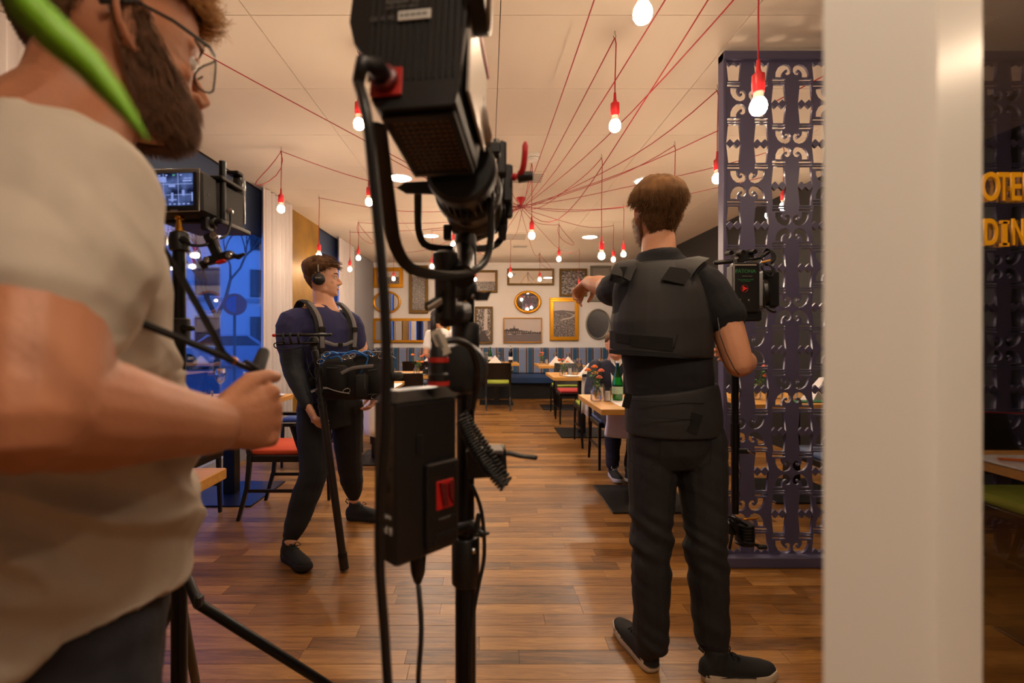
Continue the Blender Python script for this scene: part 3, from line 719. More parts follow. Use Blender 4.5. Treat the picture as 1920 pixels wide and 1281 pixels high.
def napkin(x, y, rz, lab, z=.75, s=1.):
    m = MB(); vs = [(-.11,-.03,0),(.11,-.03,0),(.10,.05,0),(-.10,.05,0),(0,-.01,.12),(-.005,.02,.115),(.055,-.02,.055),(-.055,-.02,.06)]
    m.add(vs, [(0,1,6,7),(7,6,4),(1,2,6),(6,2,5,4),(2,3,5),(3,0,7,4,5),(3,2,1,0)])
    o = m.build('folded_napkin', M_cloth, base=(0,0,0)); o.location = (x, y, z); o.rotation_euler = (0,0,rz); o.scale = (s,s,s)
    return tag(o, lab, 'napkin', 'white folded napkins on the tables')
def plate(x, y, lab, z=.75, r=.12):
    o = MB().lathe([(.06,0),(r*.7,.004),(r,.016),(r-.003,.018),(r*.7,.008),(.0005,.007)], n=28).build('plate', M_white, smooth=50, base=(0,0,0)); o.location = (x, y, z); return tag(o, lab, 'plate', 'white plates on the tables')
def bottle(x, y, lab, m, z=.75, label=None, dark=False):
    t = thing('bottle', lab, 'bottle', (x, y, z)); o = (x, y, z)
    if dark: pr = [(.036,0),(.038,.006),(.038,.19),(.034,.21),(.016,.235),(.0145,.30),(.0155,.302),(.0155,.312),(.001,.313)]
    else: pr = [(.036,0),(.040,.006),(.041,.10),(.040,.145),(.030,.19),(.018,.235),(.014,.275),(.013,.30),(.001,.301)]
    MB().lathe(pr, o, n=20).build('glass_body', m, t, smooth=50)
    MB().lathe([(.0155,.268 if dark else .292),(.0155,.315 if dark else .306),(.001,.317 if dark else .307)], o, n=14).build('cap', mat('white cap', (220,220,216), .4) if dark else M_white, t, smooth=40)
    MB().lathe([(.0415,.055),(.0418,.058),(.0418,.108),(.0415,.112)], o, n=20, caps=False).build('label', label or M_white, t, smooth=True)
    return t
def flowers(x, y, lab, z=.75, s=1., seed=1, h=.26):
    t = thing('flower_jar', lab, 'flowers', (x, y, z)); r_ = random.Random(seed); o = Vector((x, y, z))
    MB().lathe([(.034*s,0),(.040*s,.008*s),(.040*s,.07*s),(.026*s,.09*s),(.026*s,.115*s),(.030*s,.12*s),(.024*s,.118*s),(.023*s,.09*s),(.036*s,.068*s),(.0005,.010)], o, n=18).build('jar', M_glass, t, smooth=50)
    sm = MB(); lf = MB(); 
    for k in range(9):
        a = r_.uniform(0, 6.28); q = r_.uniform(.02,.085)*s; top = o + Vector((q*math.cos(a), q*math.sin(a), r_.uniform(.16, h)*s))
        sm.tube([o+Vector((0,0,.02)), o.lerp(top,.5)+Vector((0,0,.02)), top], .0016*s, 4)
        if k < 5:
            fl = MB(); m_ = M_or if k % 2 == 0 else M_pk
            for ring, (nr, rr_, up_) in enumerate(((7,.017,.0),(6,.011,.006),(3,.005,.011))):
                for j in range(nr):
                    b = 6.28*j/nr+ring; c = top + Vector((math.cos(b)*rr_, math.sin(b)*rr_, up_))*s
                    fl.ball(c, (.009*s,.009*s,.007*s), 6, 4)
            fl.build('blossom', m_, t, smooth=True)
        for j in range(3):
            f_ = r_.uniform(.45,.95); c = o.lerp(top, f_); a2 = r_.uniform(0,6.28); d = Vector((math.cos(a2), math.sin(a2), .35)); sd = Vector((-math.sin(a2), math.cos(a2), 0))
            L = r_.uniform(.03,.05)*s; wd = L*.32
            lf.add([c, c+d*L*.5+sd*wd+Vector((0,0,.004)), c+d*L, c+d*L*.5-sd*wd, c+d*L*.5+Vector((0,0,-.003))], [(0,1,4),(1,2,4),(2,3,4),(3,0,4)])
    sm.build('stems', M_stem, t); lf.build('leaves', M_leaf, t, kind='stuff'); return t
def candle(x, y, lab, z=.75, s=1.):
    t = thing('candle_jar', lab, 'candle', (x, y, z)); o = (x, y, z)
    MB().lathe([(.030*s,0),(.034*s,.004),(.034*s,.12*s),(.032*s,.12*s),(.030*s,.006),(.0005,.005)], o, n=16).build('jar', M_glass, t, smooth=40)
    MB().cyl((x,y,z+.008), (x,y,z+.085*s), .022*s, n=14).build('candle', M_white, t, smooth=40)
    MB().cyl((x,y,z+.085*s), (x,y,z+.097*s), .0015, n=5).build('wick', M_blk, t)
flowers(.828, 3.68, 'glass jar of small orange flowers on the nearest right-hand table', seed=3, s=1.05)
candle(.897, 3.84, 'left of two glass candle jars on the nearest right-hand table, behind the flowers')
candle(.914, 3.67, 'front candle jar on the nearest right-hand table, next to the green bottle', s=.9)
mlab = mat('pale green label', (176,206,176), .5)
b_ = bottle(.998, 3.70, 'green mineral water bottle with pale label beside the vested man', M_green, label=mlab)
MB().lathe([(.037,.008),(.0385,.10),(.0375,.12),(.0005,.121)], (.998,3.70,.75), n=18).build('water', glassmat('green water', (.10,.72,.25), .03), b_, smooth=40)
# white cloth runner
tag(MB().bbox((1.08, 3.6, .7525), (.30, .42, .004), .001).build('table_runner', M_cloth), 'white cloth laid on the nearest right-hand table under the bottle', 'cloth')
napkin(1.27, 6.0, .2, 'large white folded napkin at the front of the second right-hand table', s=1.35)
napkin(1.47, 5.95, -.2, 'white folded napkin at the right of the second table, by the seated man\'s shoulder', s=1.2)
flowers(.93, 6.0, 'green and orange flower jar at the left corner of the second right-hand table', seed=5, s=.95, h=.23)
candle(1.04, 6.1, 'candle jar right of the flowers on the second right-hand table')
tag(MB().lathe([(.05,0),(.09,.004),(.10,.012),(.09,.008),(.0005,.006)], n=20).build('plate', M_white, base=(0,0,0)), 'small plate on the front edge of the second right-hand table', 'plate').location = (1.02, 5.88, .75)
wineglass(1.20, 6.35, 'wine glass behind the big napkin, second right-hand table'); wineglass(1.47, 6.25, 'wine glass close to the seated man\'s shoulder'); tumbler(1.12, 6.15, 'water glass left of the big napkin')
flowers(.93, 8.35, 'flower jar with orange blossom on the third right-hand table', seed=9, s=.9)
candle(1.03, 8.45, 'candle jar beside the flowers, third right-hand table'); napkin(1.18, 8.3, 0, 'left folded napkin on the third right-hand table', s=1.25); napkin(1.38, 8.25, 0, 'right folded napkin on the third right-hand table', s=1.2)
wineglass(1.2, 8.55, 'left wine glass on the third right-hand table'); wineglass(1.42, 8.5, 'right wine glass on the third right-hand table'); tumbler(1.52, 8.35, 'tumbler at the right of the third table')
bottle(.42, 8.95, 'dark wine bottle with white cap on the middle far table', M_bott, dark=True)
bottle(.04, 9.0, 'green bottle between wine glasses on the middle far table', M_green)
napkin(.13, 8.78, 0, 'white folded napkin showing above the lone armchair', s=1.2); wineglass(-.03, 8.85, 'wine glass left of the green bottle, middle far table'); wineglass(.2, 8.95, 'wine glass right of the green bottle, middle far table'); tumbler(.27, 8.75, 'water glass right of the napkin on the middle far table'); tumbler(-.1, 8.7, 'water glass left end of the middle far table')
flowers(-.93, 6.25, 'orange and yellow flowers in a jar left of the lighting stand', seed=11, s=1.0)
candle(-.80, 6.3, 'white candle jar right of the flowers, left of the lighting stand'); plate(-1.08, 6.15, 'white plate left of the flower jar'); plate(-.86, 6.08, 'plate with a dark cup beside the lighting box', r=.09)
tumbler(-.74, 6.12, 'water glass nearest the lighting box', ); tumbler(-1.22, 6.15, 'water glass at the left end of the flower table'); wineglass(-1.25, 8.8, 'wine glass on the far left table'); napkin(-1.1, 8.8, 0, 'folded napkin on the far left table')
tag(MB().lathe([(.03,0),(.034,.002),(.034,.075),(.031,.075),(.029,.01),(.0005,.009)], n=16).build('dark_cup', M_blk, base=(0,0,0)), 'black cup standing among glasses on the flower table', 'cup').location = (-.80, 6.12, .75)
wineglass(-2.20, 3.95, 'wine glass by the window above the man\'s wrist', s=1.15); wineglass(-1.98, 3.95, 'wine glass right of the other, just above the hand'); tumbler(-2.10, 3.6, 'cut water glass in front of the window, left of the wrist'); napkin(-1.95, 3.6, .1, 'folded napkin half hidden by the hand', s=.8)
plate(-1.80, 3.95, 'white plate on the window-side table, right corner'); 
tag(MB().beam((-1.86, 3.95, .775), (-1.70, 3.98, .775), .012, .003).build('knife', M_chrome), 'knife lying across the plate on the window-side table', 'knife')
flowers(2.12, 3.8, 'flower jar seen through the dark blue screen', seed=13); 
for i in range(4): tumbler(2.22+.09*i, 3.78+.04*(i%2), ['first','second','third','fourth'][i]+' water glass from the left on the table behind the screen')
napkin(2.62, 3.75, .3, 'big white folded napkin on the table behind the screen', s=1.5)
tag(MB().bbox((2.45, 3.62, .756), (.3, .1, .008), .002).build('green_menu', mat('green card', (40,110,70), .6)), 'green card lying on the table behind the screen', 'menu')
# draped cloths
def drape(c, w, h, lab, rz=0, seed=1, nm='draped_cloth'):
    m = MB(); vs = []; N = 14; R = rotm(0,0,rz); c = Vector(c)
    for off in (0, .005):
        for j in range(6):
            zz = -h*j/5
            for i in range(N+1):
                a = i/N-.5; vs.append(c + R @ Vector((a*w*(1+.12*j/5), off+.018*(j/5)*math.sin(i*1.35+seed)+.012*math.sin(i*.7), zz - (.03*math.sin(i*.5+seed) if j == 5 else 0))))
    K = N+1; fs = []
    for l in (0,1):
        for j in range(5):
            for i in range(N): q = (l*6+j)*K+i; fs.append((q,q+1,q+K+1,q+K))
    for i in range(N): fs.append((5*K+i, 5*K+i+1, 11*K+i+1, 11*K+i)); fs.append((i, i+1, 6*K+i+1, 6*K+i))
    for j in range(5): fs.append((j*K, (j+1)*K, (j+7)*K, (j+6)*K)); fs.append((j*K+N, (j+1)*K+N, (j+7)*K+N, (j+6)*K+N))
    m.add(vs, fs); o = m.build(nm, M_cloth, smooth=True); return tag(o, lab, 'cloth')
drape((-1.10, 4.53, .745), .42, .46, 'white tablecloth hanging behind the headphone man\'s bag', seed=2, nm='tablecloth')
tag(MB().bbox((-1.10, 4.78, .7525), (.42, .5, .004), .001).build('tablecloth', M_cloth), 'flat part of white cloth on the table behind the bag', 'cloth')
drape((1.10, 5.22, .80), .16, .42, 'white cloth strip hanging over the chair behind the seated man', seed=4)
drape((2.75, 3.05, .80), .5, .5, 'white cloth over the chair behind the screen, at its right', seed=6)
# desk things at the right edge
tag(MB().bbox((2.15, 1.85, .755), (.35, .26, .008), .001).build('paper_sheets', M_white), 'white paper sheets on the desk beyond the door post', 'paper')
tag(MB().tube([(2.0,1.88,.768),(2.16,1.83,.768),(2.19,1.82,.766)], [(.006,.006),(.006,.006),(.001,.001)], 6).build('pencil', M_or), 'orange pencil lying on the paper by the right edge', 'pencil')
# ================================================================ CUT-OUT SCREEN
M_scr = mat('indigo painted metal', (84,80,110), .40, metal=.05)
SX0, SX1, SZ1, SD = 1.282, 3.22, 2.80, 2.62
def offs(path):
    L, R = [], []; n = len(path)
    for i, (x, y, w) in enumerate(path):
        a = path[max(i-1,0)]; b = path[min(i+1,n-1)]; dx, dy = b[0]-a[0], b[1]-a[1]; l = math.hypot(dx, dy) or 1
        nx, ny = -dy/l, dx/l; L.append((x+nx*w/2, y+ny*w/2)); R.append((x-nx*w/2, y-ny*w/2))
    return L+R[::-1]
_sc = [(0,-292,46),(1,-265,46),(11,-243,45),(27,-228,42),(45,-222,38),(60,-226,33),(69,-238,30),(70,-252,28),(63,-264,24),(54,-268,18),(46,-264,12),(43,-257,8),(47,-252,4)]
def scroll(): return [((x)/1221, (470+y)/1221) for x, y in offs([(a, b, c) for a, b, c in _sc])]
def half(cx, cz, up, curl):
    g = .0025; out = []
    out.append([(-.041,g),(-.0205,.022+g),(0,g+.001),(.0205,.022+g),(.041,g),(.0307,.1065),(-.0307,.1065)])
    out.append([(-.035,.113),(.035,.113),(.035,.120),(-.035,.120)]); out.append([(-.036,.126),(.036,.126),(.036,.138),(-.036,.138)])
    out.append(scroll())
    return [[(cx+x*curl, cz+(y if up else -y)) for x, y in pl] for pl in out]
holes = []
k = 0
while True:
    bx = 1.348+.469*k
    if bx > SX1: break
    for off, curl in ((0,1),(.151,-1)):
        x = bx+off
        if x > SX1-.06: continue
        holes += half(x, 2.756, False, curl)
        for j in range(5):
            c = 2.531-.45*j-.225; holes += half(x, c, True, curl); holes += half(x, c, False, curl)
        holes += half(x, .058, True, curl)
    for off, curl in ((.247,1),(.393,-1)):
        x = bx+off
        if x > SX1-.06: continue
        for j in range(6):
            c = 2.748-.45*j-.225; holes += half(x, c, True, curl); holes += half(x, c, False, curl)
    k += 1
me = curve_mesh([[(SX0+.01,.045),(SX1,.045),(SX1,2.765),(SX0+.01,2.765)]]+holes, .014)
t = thing('divider_screen', 'tall dark indigo metal divider screen cut with rows of scrolled column shapes', 'room divider', (SX0, SD, 0))
for v in me.vertices: v.co = Vector((v.co.x, SD+.02+v.co.z, v.co.y))
put(me, 'cut_out_panel', M_scr, t, smooth=False)
MB().bbox((SX0+.008, SD+.025, SZ1/2), (.016, .06, SZ1), .002).build('post', M_scr, t)
MB().bbox((SX1+.01, SD+.025, SZ1/2), (.03, .06, SZ1), .002).build('post', M_scr, t)
MB().bbox(((SX0+SX1)/2, SD+.02, SZ1-.022), (SX1-SX0, .07, .044), .003).build('top_rail', M_scr, t)
MB().bbox(((SX0+SX1)/2, SD+.005, .028), (SX1-SX0, .09, .056), .004).build('plinth', M_scr, t)

# lettering on a glass pane at the right edge
t = thing('glass_pane', 'clear glass pane with large yellow capital letters, right of the door post', 'glass pane', (.95*1.2/.9, 1.2, 0))
MB().box((1.52, 1.2, 1.4), (.62, .006, 2.8)).build('glass', glassmat('pane glass', (.9,.9,.92), .05), t)
M_yel = mat('yellow lettering', (240,172,20), .4)
def letters(rows, v, hpx, D, par):
    for ch, u, sx in rows:
        p = P(u, v, D-.005)
        if ch == 'I':
            w = hpx/F*D; m = MB(); 
            for dz, ww, hh in ((0,.18,.9),(.5-.07,.34,.13),(-.5+.07,.34,.13)): m.box(p+Vector((0,0,dz*w)), (ww*w, .004, hh*w))
            m.build('letter', M_yel, par)
        else: text_obj(ch, hpx/F*D*1.42, basis(p, (1,0,0), (0,0,1)), M_yel, par, 'letter', depth=.002, bold=.0016, sx=sx)
letters([('O',1857,.62),('T',1881,.50),('E',1904,.60),('L',1927,.6)], 353, 52, 1.2, t)
letters([('D',1857,.56),('I',1883,1),('N',1909,.50)], 438, 49, 1.2, t)
MB().bbox((1.345, 1.19, .9), (.03,.03,1.8), .003)
o = MB().beam((1.25, 1.6, 1.01), (1.95, 1.6, .985), .003).build('red_cord', M_red); tag(o, 'thin red cord stretched above the desk at the right edge', 'cord')

# green blade of a plant close to the lens
lf = MB(); pts = [(5,-70),(40,0),(100,62),(165,120),(215,180),(250,225),(276,262)]; ws = [.016,.0165,.0175,.0155,.0115,.0065,.0012]; D = .24
vs = []
for (u, v), w in zip(pts, ws):
    c = P(u, v, D+.0001*u); d = Vector((.62, 0, .78)); vs += [c-d*w*.55, c+Vector((0,.003,0)), c+d*w*.55, c+Vector((0,-.0004,0))]
fs = []
for i in range(len(pts)-1):
    for k in range(4): fs.append((i*4+k, i*4+(k+1)%4, i*4+4+(k+1)%4, i*4+4+k))
lf.add(vs, fs); o = lf.build('plant_leaf', mat('bright green leaf', (122,182,22), .5), smooth=True); tag(o, 'blurred bright green leaf hanging across the top left corner', 'leaf')
# ================================================================ STUDIO LIGHT ON ITS STAND
PX = -.042; PD_ = .90
M_redp = mat('red anodised plastic', (168,34,26), .45)
M_lab = mat('white print', (196,192,186), .6); M_lab2 = mat('grey print', (104,100,96), .6)
M_side = mat('silver side plate', (170,160,150), .35, metal=.5)
st = thing('light_stand', 'tall black light stand in the middle foreground carrying the studio light', 'stand', (PX, PD_, 0))
MB().cyl((PX,PD_,.55), (PX,PD_,1.42), .0165, n=20).build('pole', M_blk2, st, smooth=40)
MB().cyl((PX,PD_,.12), (PX,PD_,.86), .0195, n=20).build('lower_pole', M_blk2, st, smooth=40)
for a in (60, 180, 300):
    d = Vector((math.cos(math.radians(a)), math.sin(math.radians(a)), 0)); c = Vector((PX,PD_,0))
    l = MB().tube([c+d*.03+Vector((0,0,.42)), c+d*.46+Vector((0,0,.02))], .011, 8, rnd=True).build('leg', M_blk2, st, smooth=True)
    MB().ball(c+d*.47+Vector((0,0,.016)), .016, 10, 6).build('rubber_foot', M_blk, l, smooth=True)
    MB().beam(c+d*.02+Vector((0,0,.16)), c+d*.26+Vector((0,0,.21)), .012, .006).build('brace', M_blk2, st)
for z, r, hh in ((1.405,.0205,.07),(1.335,.022,.03),(1.24,.026,.07),(1.16,.022,.05),(.83,.026,.09)):
    MB().lathe([(r*.9,-hh/2),(r,-hh/2+.004),(r,hh/2-.004),(r*.9,hh/2)], (PX,PD_,z), n=20).build('collar', M_blk, st, smooth=40)
MB().bbox(P(872,575,.873), (.004,.004,.022), .001).build('yellow_mark', M_yel, st)
# side spigot and its tightening levers
MB().lathe([(.015,0),(.017,.004),(.018,.09),(.021,.095),(.021,.11),(.012,.115)], P(835,600,.80), n=20).build('side_spigot', M_blk, st, smooth=40)
MB().tube([P(800,575,.76), P(822,562,.78), P(836,590,.80)], [(.004,.008),(.005,.010),(.012,.016)], 8).build('lever', M_blk, st, smooth=True)
MB().beam(P(803,580,.755), P(828,564,.77), .004, .010).build('lever_edge', M_side, st)
MB().tube([P(830,592,.80), P(850,588,.82), P(872,585,.87)], [(.014,.02),(.016,.022),(.014,.02)], 10).build('clamp_arm', M_blk, st, smooth=True)
MB().tube([P(888,556,.87), P(898,556,.86)], .006, 8).build('knob_shaft', M_chrome, st)
MB().prism([(0,-.008),(.022,-.010),(.030,.006),(.018,.004),(.0,.008)], basis(P(890,556,.85), (1,0,.1), (0,0,1)), .014).build('wing_knob', M_blk, st)
# lower clamp with wing knob
MB().tube([P(868,992,.88), P(885,985,.87), P(905,1000,.86)], [(.014,.012),(.012,.010),(.006,.008)], 8, rnd=True).build('wing_knob', M_blk, st, smooth=True)
MB().tube([P(893,1000,.86), P(897,965,.86)], [(.006,.005),(.004,.003)], 8, rnd=True).build('wing', M_blk, st, smooth=True)
MB().tube([P(893,1002,.86), P(915,1000,.86)], [(.006,.005),(.004,.003)], 8, rnd=True).build('wing', M_blk, st, smooth=True)
MB().lathe([(.004,0),(.005,.004),(.002,.006)], P(888,1032,.873), axis=(.1,-1,0), n=10).build('screw', M_chrome, st)

L = thing('studio_light', 'big black studio light seen from behind and below, tilted, in its yoke', 'studio light', (-.07,.6,1.45))
tilt = math.radians(-10); ax = Vector((.14, 1, -.176)).normalized(); rt_ = ax.cross(Vector((0,0,1))).normalized(); upv = rt_.cross(ax)
rb = P(778,200,.55)       # rear bottom centre
def LP(x, a, z): return rb + rt_*x + ax*a + upv*z
poly = [(-.043,0),(.043,0),(.0465,.006),(.049,.02),(.055,.10),(.068,.12),(.079,.16),(.079,.19),(.0,.20),(-.079,.19),(-.079,.14),(-.070,.105),(-.062,.09),(-.0475,.02),(-.0465,.006)]
poly = [(-.043,0),(.043,0),(.0475,.004),(.050,.02),(.058,.13),(.058,.175),(.050,.19),(-.072,.19),(-.086,.165),(-.088,.12),(-.080,.09),(-.068,.075),(-.0475,.006)]
M4 = Matrix((( rt_.x, upv.x, ax.x, rb.x),(rt_.y, upv.y, ax.y, rb.y),(rt_.z, upv.z, ax.z, rb.z),(0,0,0,1)))
hs = MB(); hs.prism(poly, M4, .150); hs.build('housing', M_blk, L)
for i in range(15):
    x = -.058+i*.0078
    MB().tube([LP(x, -.0012, .035), LP(x, -.0012, .175)], [(.0012,.0012)]*2, 4).build('rear_rib', M_blk, L)
# red connector plate, socket, and label
MB().bbox(LP(-.035,-.003,.032), (.038,.004,.036), .003, Matrix((rt_, ax, upv)).transposed()).build('connector_plate', M_redp, L)
MB().lathe([(.014,0),(.0155,-.002),(.0155,-.010),(.013,-.012)], LP(-.035,-.004,.032), axis=ax, n=18).build('connector_ring', mat('dark red ring', (96,22,18), .4), L, smooth=40)
MB().tube([LP(-.035,-.004,.032), LP(-.037,-.03,.030), LP(-.046,-.045,.024), LP(-.052,-.04,.004)], [(.011,.011),(.011,.011),(.0085,.0085),(.0065,.0065)], 12).build('plug', M_blk, L, smooth=True)
TM = basis(LP(-.012,-.003,.150), rt_, upv)
text_obj('Aputure  LS', .0085, basis(LP(-.022,-.0035,.139), rt_, upv), M_lab2, L, 'printed_name', .0003)
text_obj('LIGHT STORM 300d II', .0042, basis(LP(-.022,-.0035,.131), rt_, upv), M_lab2, L, 'printed_line', .0003)
text_obj('CE  X  FC', .0075, basis(LP(-.045,-.0035,.117), rt_, upv), M_lab2, L, 'printed_marks', .0003)
MB().bbox(LP(-.006,-.0025,.119), (.040,.002,.013), .0005, Matrix((rt_, ax, upv)).transposed()).build('serial_label', M_lab, L)
for k in range(14): MB().box(LP(-.022+k*.0024,-.0038,.119), (.0008+.0008*(k%3==0),.0006,.005), Matrix((rt_, ax, upv)).transposed()).build('bar', M_blk, L)
# side plates (silver, with pink red stripe) on right
Rm = Matrix((rt_, ax, upv)).transposed()
MB().bbox(LP(.058,.078,.085), (.004,.13,.12), .002, Rm).build('side_plate', M_side, L)
MB().bbox(LP(.0605,.078,.150), (.004,.14,.012), .001, Rm).build('red_stripe', M_redp, L)
MB().bbox(LP(-.055,.075,.03), (.003,.14,.03), .001, Rm).build('side_plate', M_side, L)
M_gb = mat('brown grey grille', (40,34,30), .5, metal=.2)
# underside grille: real bars both ways over a dark yellow inner plate
MB().bbox(LP(0,.078,-.001), (.074,.118,.002), .0005, Rm).build('grille_plate', mat('dim brass mesh', (190,140,60), .6), L)
for i in range(10): MB().box(LP(-.036+i*.008,.078,-.003), (.0034,.118,.003), Rm).build('grille_bar', M_gb, L)
for i in range(13): MB().box(LP(0,.022+i*.0095,-.003), (.074,.0038,.0025), Rm).build('grille_bar', M_gb, L)
MB().bbox(LP(0,.015,-.003), (.088,.010,.006), .001, Rm).build('grille_edge', M_blk, L)
MB().bbox(LP(0,.145,-.003), (.088,.010,.006), .001, Rm).build('grille_edge', M_blk, L)
for sx in (-1,1): MB().bbox(LP(sx*.041,.078,-.003), (.007,.13,.006), .001, Rm).build('grille_edge', M_blk, L)
# handle disc at the upper right
MB().cyl(LP(.060,.02,.155), LP(.078,.02,.155), .040, n=28).build('handle_disc', M_blk, L, smooth=40)
MB().tube([LP(.079,.02,.155)+Vector((0,.034*math.cos(a*.3491),.034*math.sin(a*.3491))) for a in range(18)], .0035, 6, closed=True).build('disc_ring', M_side, L, smooth=True)
MB().bbox(LP(.062,.02,.155), (.012,.02,.05), .002, Rm).build('red_joint', M_redp, L)
# barrel with fins
bc = P(862,312,.72); b2 = P(893,402,1.0); bax = (b2-bc).normalized()
MB().lathe([(.048,0),(.054,.006),(.056,.03),(.054,.035)], bc, bax, n=32).build('barrel_collar', M_blk, L, smooth=40)
MB().lathe([(.044,.03),(.044,.105)], bc, bax, n=32).build('barrel_core', M_blk, L, smooth=40)
s_, u_ = frame_of(bax)
for k in range(30):
    a = 2*math.pi*k/30; d = s_*math.cos(a)+u_*math.sin(a); p = bc+bax*.068+d*.048
    MB().box(p, (.002,.072,.012), Matrix((d.cross(bax), bax, d)).transposed()).build('cooling_fin', M_blk2, L)
MB().lathe([(.052,.104),(.058,.108),(.060,.125),(.056,.14),(.050,.17),(.046,.21),(.052,.215),(.056,.225),(.056,.25),(.050,.252)], bc, bax, n=32).build('front_barrel', mat('olive grey casting', (62,58,52), .4, metal=.4), L, smooth=40)
MB().lathe([(.050,0),(.062,.004),(.064,.02),(.060,.03),(.050,.032)], bc+bax*.235, bax, n=8).build('mount_ring', M_blk, L)
for a in (-1, 1): MB().bbox(bc+bax*.25+u_*.0+Vector((a*.055,0,-.045)), (.016,.02,.03), .002).build('mount_latch', M_blk, L)
MB().prism([(0,-.010),(.06,-.004),(.075,.006),(.06,.014),(.0,.012)], basis(P(826,352,.80), (-1,.1,-.05), (0,0,1)), .006).build('latch_lever', M_blk, L)
# yokes
M_yk = mat('satin black bar', (40,37,34), .3, metal=.5)
MB().tube(catmull([P(706,232,.60),P(716,300,.64),P(730,400,.68),(P(742,462,.70)),P(770,503,.72),P(820,516,.745),P(875,513,.775),P(908,492,.79),P(920,450,.795),P(920,380,.79),P(914,300,.78),P(908,240,.75)],3), [(.004,.0150-.0085*min(1,i/20)) for i in range(34)], 6, side=(.1,1,0)).build('yoke', M_yk, L, smooth=50)
MB().tube(catmull([P(784,345,.84),P(784,400,.87),P(787,440,.90),P(805,463,.92),P(870,467,.95),P(922,463,.97),P(943,440,.98),P(946,400,.97),P(944,310,.95)],3), [(.0045,.0075)]*25, 6, side=(.1,1,0)).build('rear_yoke', M_yk, L, smooth=50)
MB().cyl(P(873,230,.70), P(902,226,.70), .032, n=26).build('tilt_knob', M_blk, L, smooth=40)
MB().cyl(P(902,226,.70), P(912,224,.70), .036, n=26).build('tilt_disc', M_side, L, smooth=40)
MB().cyl(P(903,226,.695), P(908,224,.695), .030, n=26).build('tilt_face', M_blk, L, smooth=40)
MB().bbox(P(922,282,.80), (.030,.03,.020), .003).build('bracket', M_blk, L)
MB().bbox(P(940,300,.86), (.018,.03,.062), .004).build('bracket', M_blk, L)
MB().cyl(P(930,272,.80), P(930,262,.80), .006, n=12).build('bolt', M_chrome, L)
MB().bbox(P(952,345,.90), (.018,.02,.07), .003).build('bracket', M_blk, L)
MB().bbox(P(955,390,.93), (.012,.02,.04), .003).build('bracket', M_blk, L)
MB().tube(catmull([P(985,268,.86),P(984,290,.86),P(980,318,.87),P(972,330,.88),P(965,332,.88)],3), [(.0035,.003)]+[(.0055,.004)]*11+[(.008,.006)], 8, rnd=True).build('red_lever', M_red, L, smooth=True)
MB().cyl(P(972,332,.885), P(1000,330,.88), .011, .008, n=14).build('lever_knob', M_blk, L, smooth=40)
MB().tube([P(868,519,.78), P(868,470,.90)], [(.02,.02)]*2, 16).build('yoke_spigot', M_blk2, L, smooth=40)

# power cable hanging from the light
c = MB().tube(catmull([LP(-.052,-.04,.004), P(687,215,.50), P(702,350,.51), P(716,500,.52), P(724,640,.53), P(722,800,.54), P(713,930,.55), P(712,1060,.56), P(722,1200,.57), P(735,1400,.58), P(760,1700,.62), P(780,1900,.75)],4), .0058, 8).build('power_cable', M_blk, smooth=True); tag(c, 'thick black cable hanging from the red plug of the studio light', 'cable')

# control box
def boxR(): return Matrix((Vector((.707,.707,0)), Vector((-.707,.707,0)), Vector((0,0,1)))).transposed()
BR = boxR(); bo = Vector((-.127,.66,.929)); fx = BR.col[0]; fy = BR.col[1]
def BP(x, y, z): return bo + fx*x + fy*y + Vector((0,0,z))
cb = thing('control_box', 'black control box hung on the stand, with a red battery mount', 'control box', BP(.056,.028,0))
M_box = mat('black powder coat', (20,18,18), .38, bump=.06, bscale=400)
MB().bbox(BP(.056,.028,.114), (.113,.056,.228), .004, BR).build('case', M_box, cb)
M_top = mat('grey top plate', (58,55,52), .3, metal=.4)
m_ = MB(); tp = [BP(0,0,.228),BP(.113,0,.228),BP(.113,.056,.228),BP(0,.056,.228),BP(.012,.012,.243),BP(.101,.012,.243),BP(.101,.044,.243),BP(.012,.044,.243)]
m_.add(tp, [(0,1,5,4),(1,2,6,5),(2,3,7,6),(3,0,4,7),(4,5,6,7)]); m_.build('top_cap', M_top, cb)
MB().bbox(BP(.078,-.004,.073), (.060,.010,.125), .003, BR).build('battery_plate', M_box, cb)
MB().bbox(BP(.080,-.0095,.087), (.032,.003,.042), .002, BR).build('red_mount', mat('red battery mount', (176,26,22), .4), cb)
MB().prism([(-.013,.02),(.0,.016),(.003,-.018),(-.006,-.014)], basis(BP(.080,-.0125,.087), fx, (0,0,1)), .003).build('mount_groove', mat('deep red', (90,10,12), .5), cb)
MB().prism([(.004,.016),(.013,.020),(.013,-.016),(.006,-.004)], basis(BP(.080,-.0125,.087), fx, (0,0,1)), .003).build('mount_groove', MATS['deep red'], cb)
for k in range(6): MB().bbox(BP(.064+k*.0065,-.010,.028), (.0035,.003,.007), .0005, BR).build('contact', M_dkmet, cb)
for (x, z) in ((.058,.125),(.098,.125),(.058,.055),(.100,.05),(.06,.02)): MB().cyl(BP(x,-.009,z), BP(x,-.011,z), .0028, n=10).build('screw', M_dkmet, cb)
MB().bbox(BP(.040,-.001,.165), (.011,.003,.028), .001, BR).build('switch', M_blk, cb)
text_obj('V-MOUNT', .005, basis(BP(.080,-.0096,.052), fx, (0,0,1)), M_lab2, cb, 'printed_name', .0002)
fl = -fy; lx = -BR.col[1]
TMx = basis(BP(-.0008,.030,.062), -fy, (0,0,1))
text_obj('Aputure', .011, basis(BP(-.001,.028,.068), -fy, (0,0,1)), M_lab, cb, 'printed_name', .0002)
text_obj('300d II', .015, basis(BP(-.001,.028,.048), -fy, (0,0,1)), M_lab, cb, 'printed_model', .0002, bold=.0004)
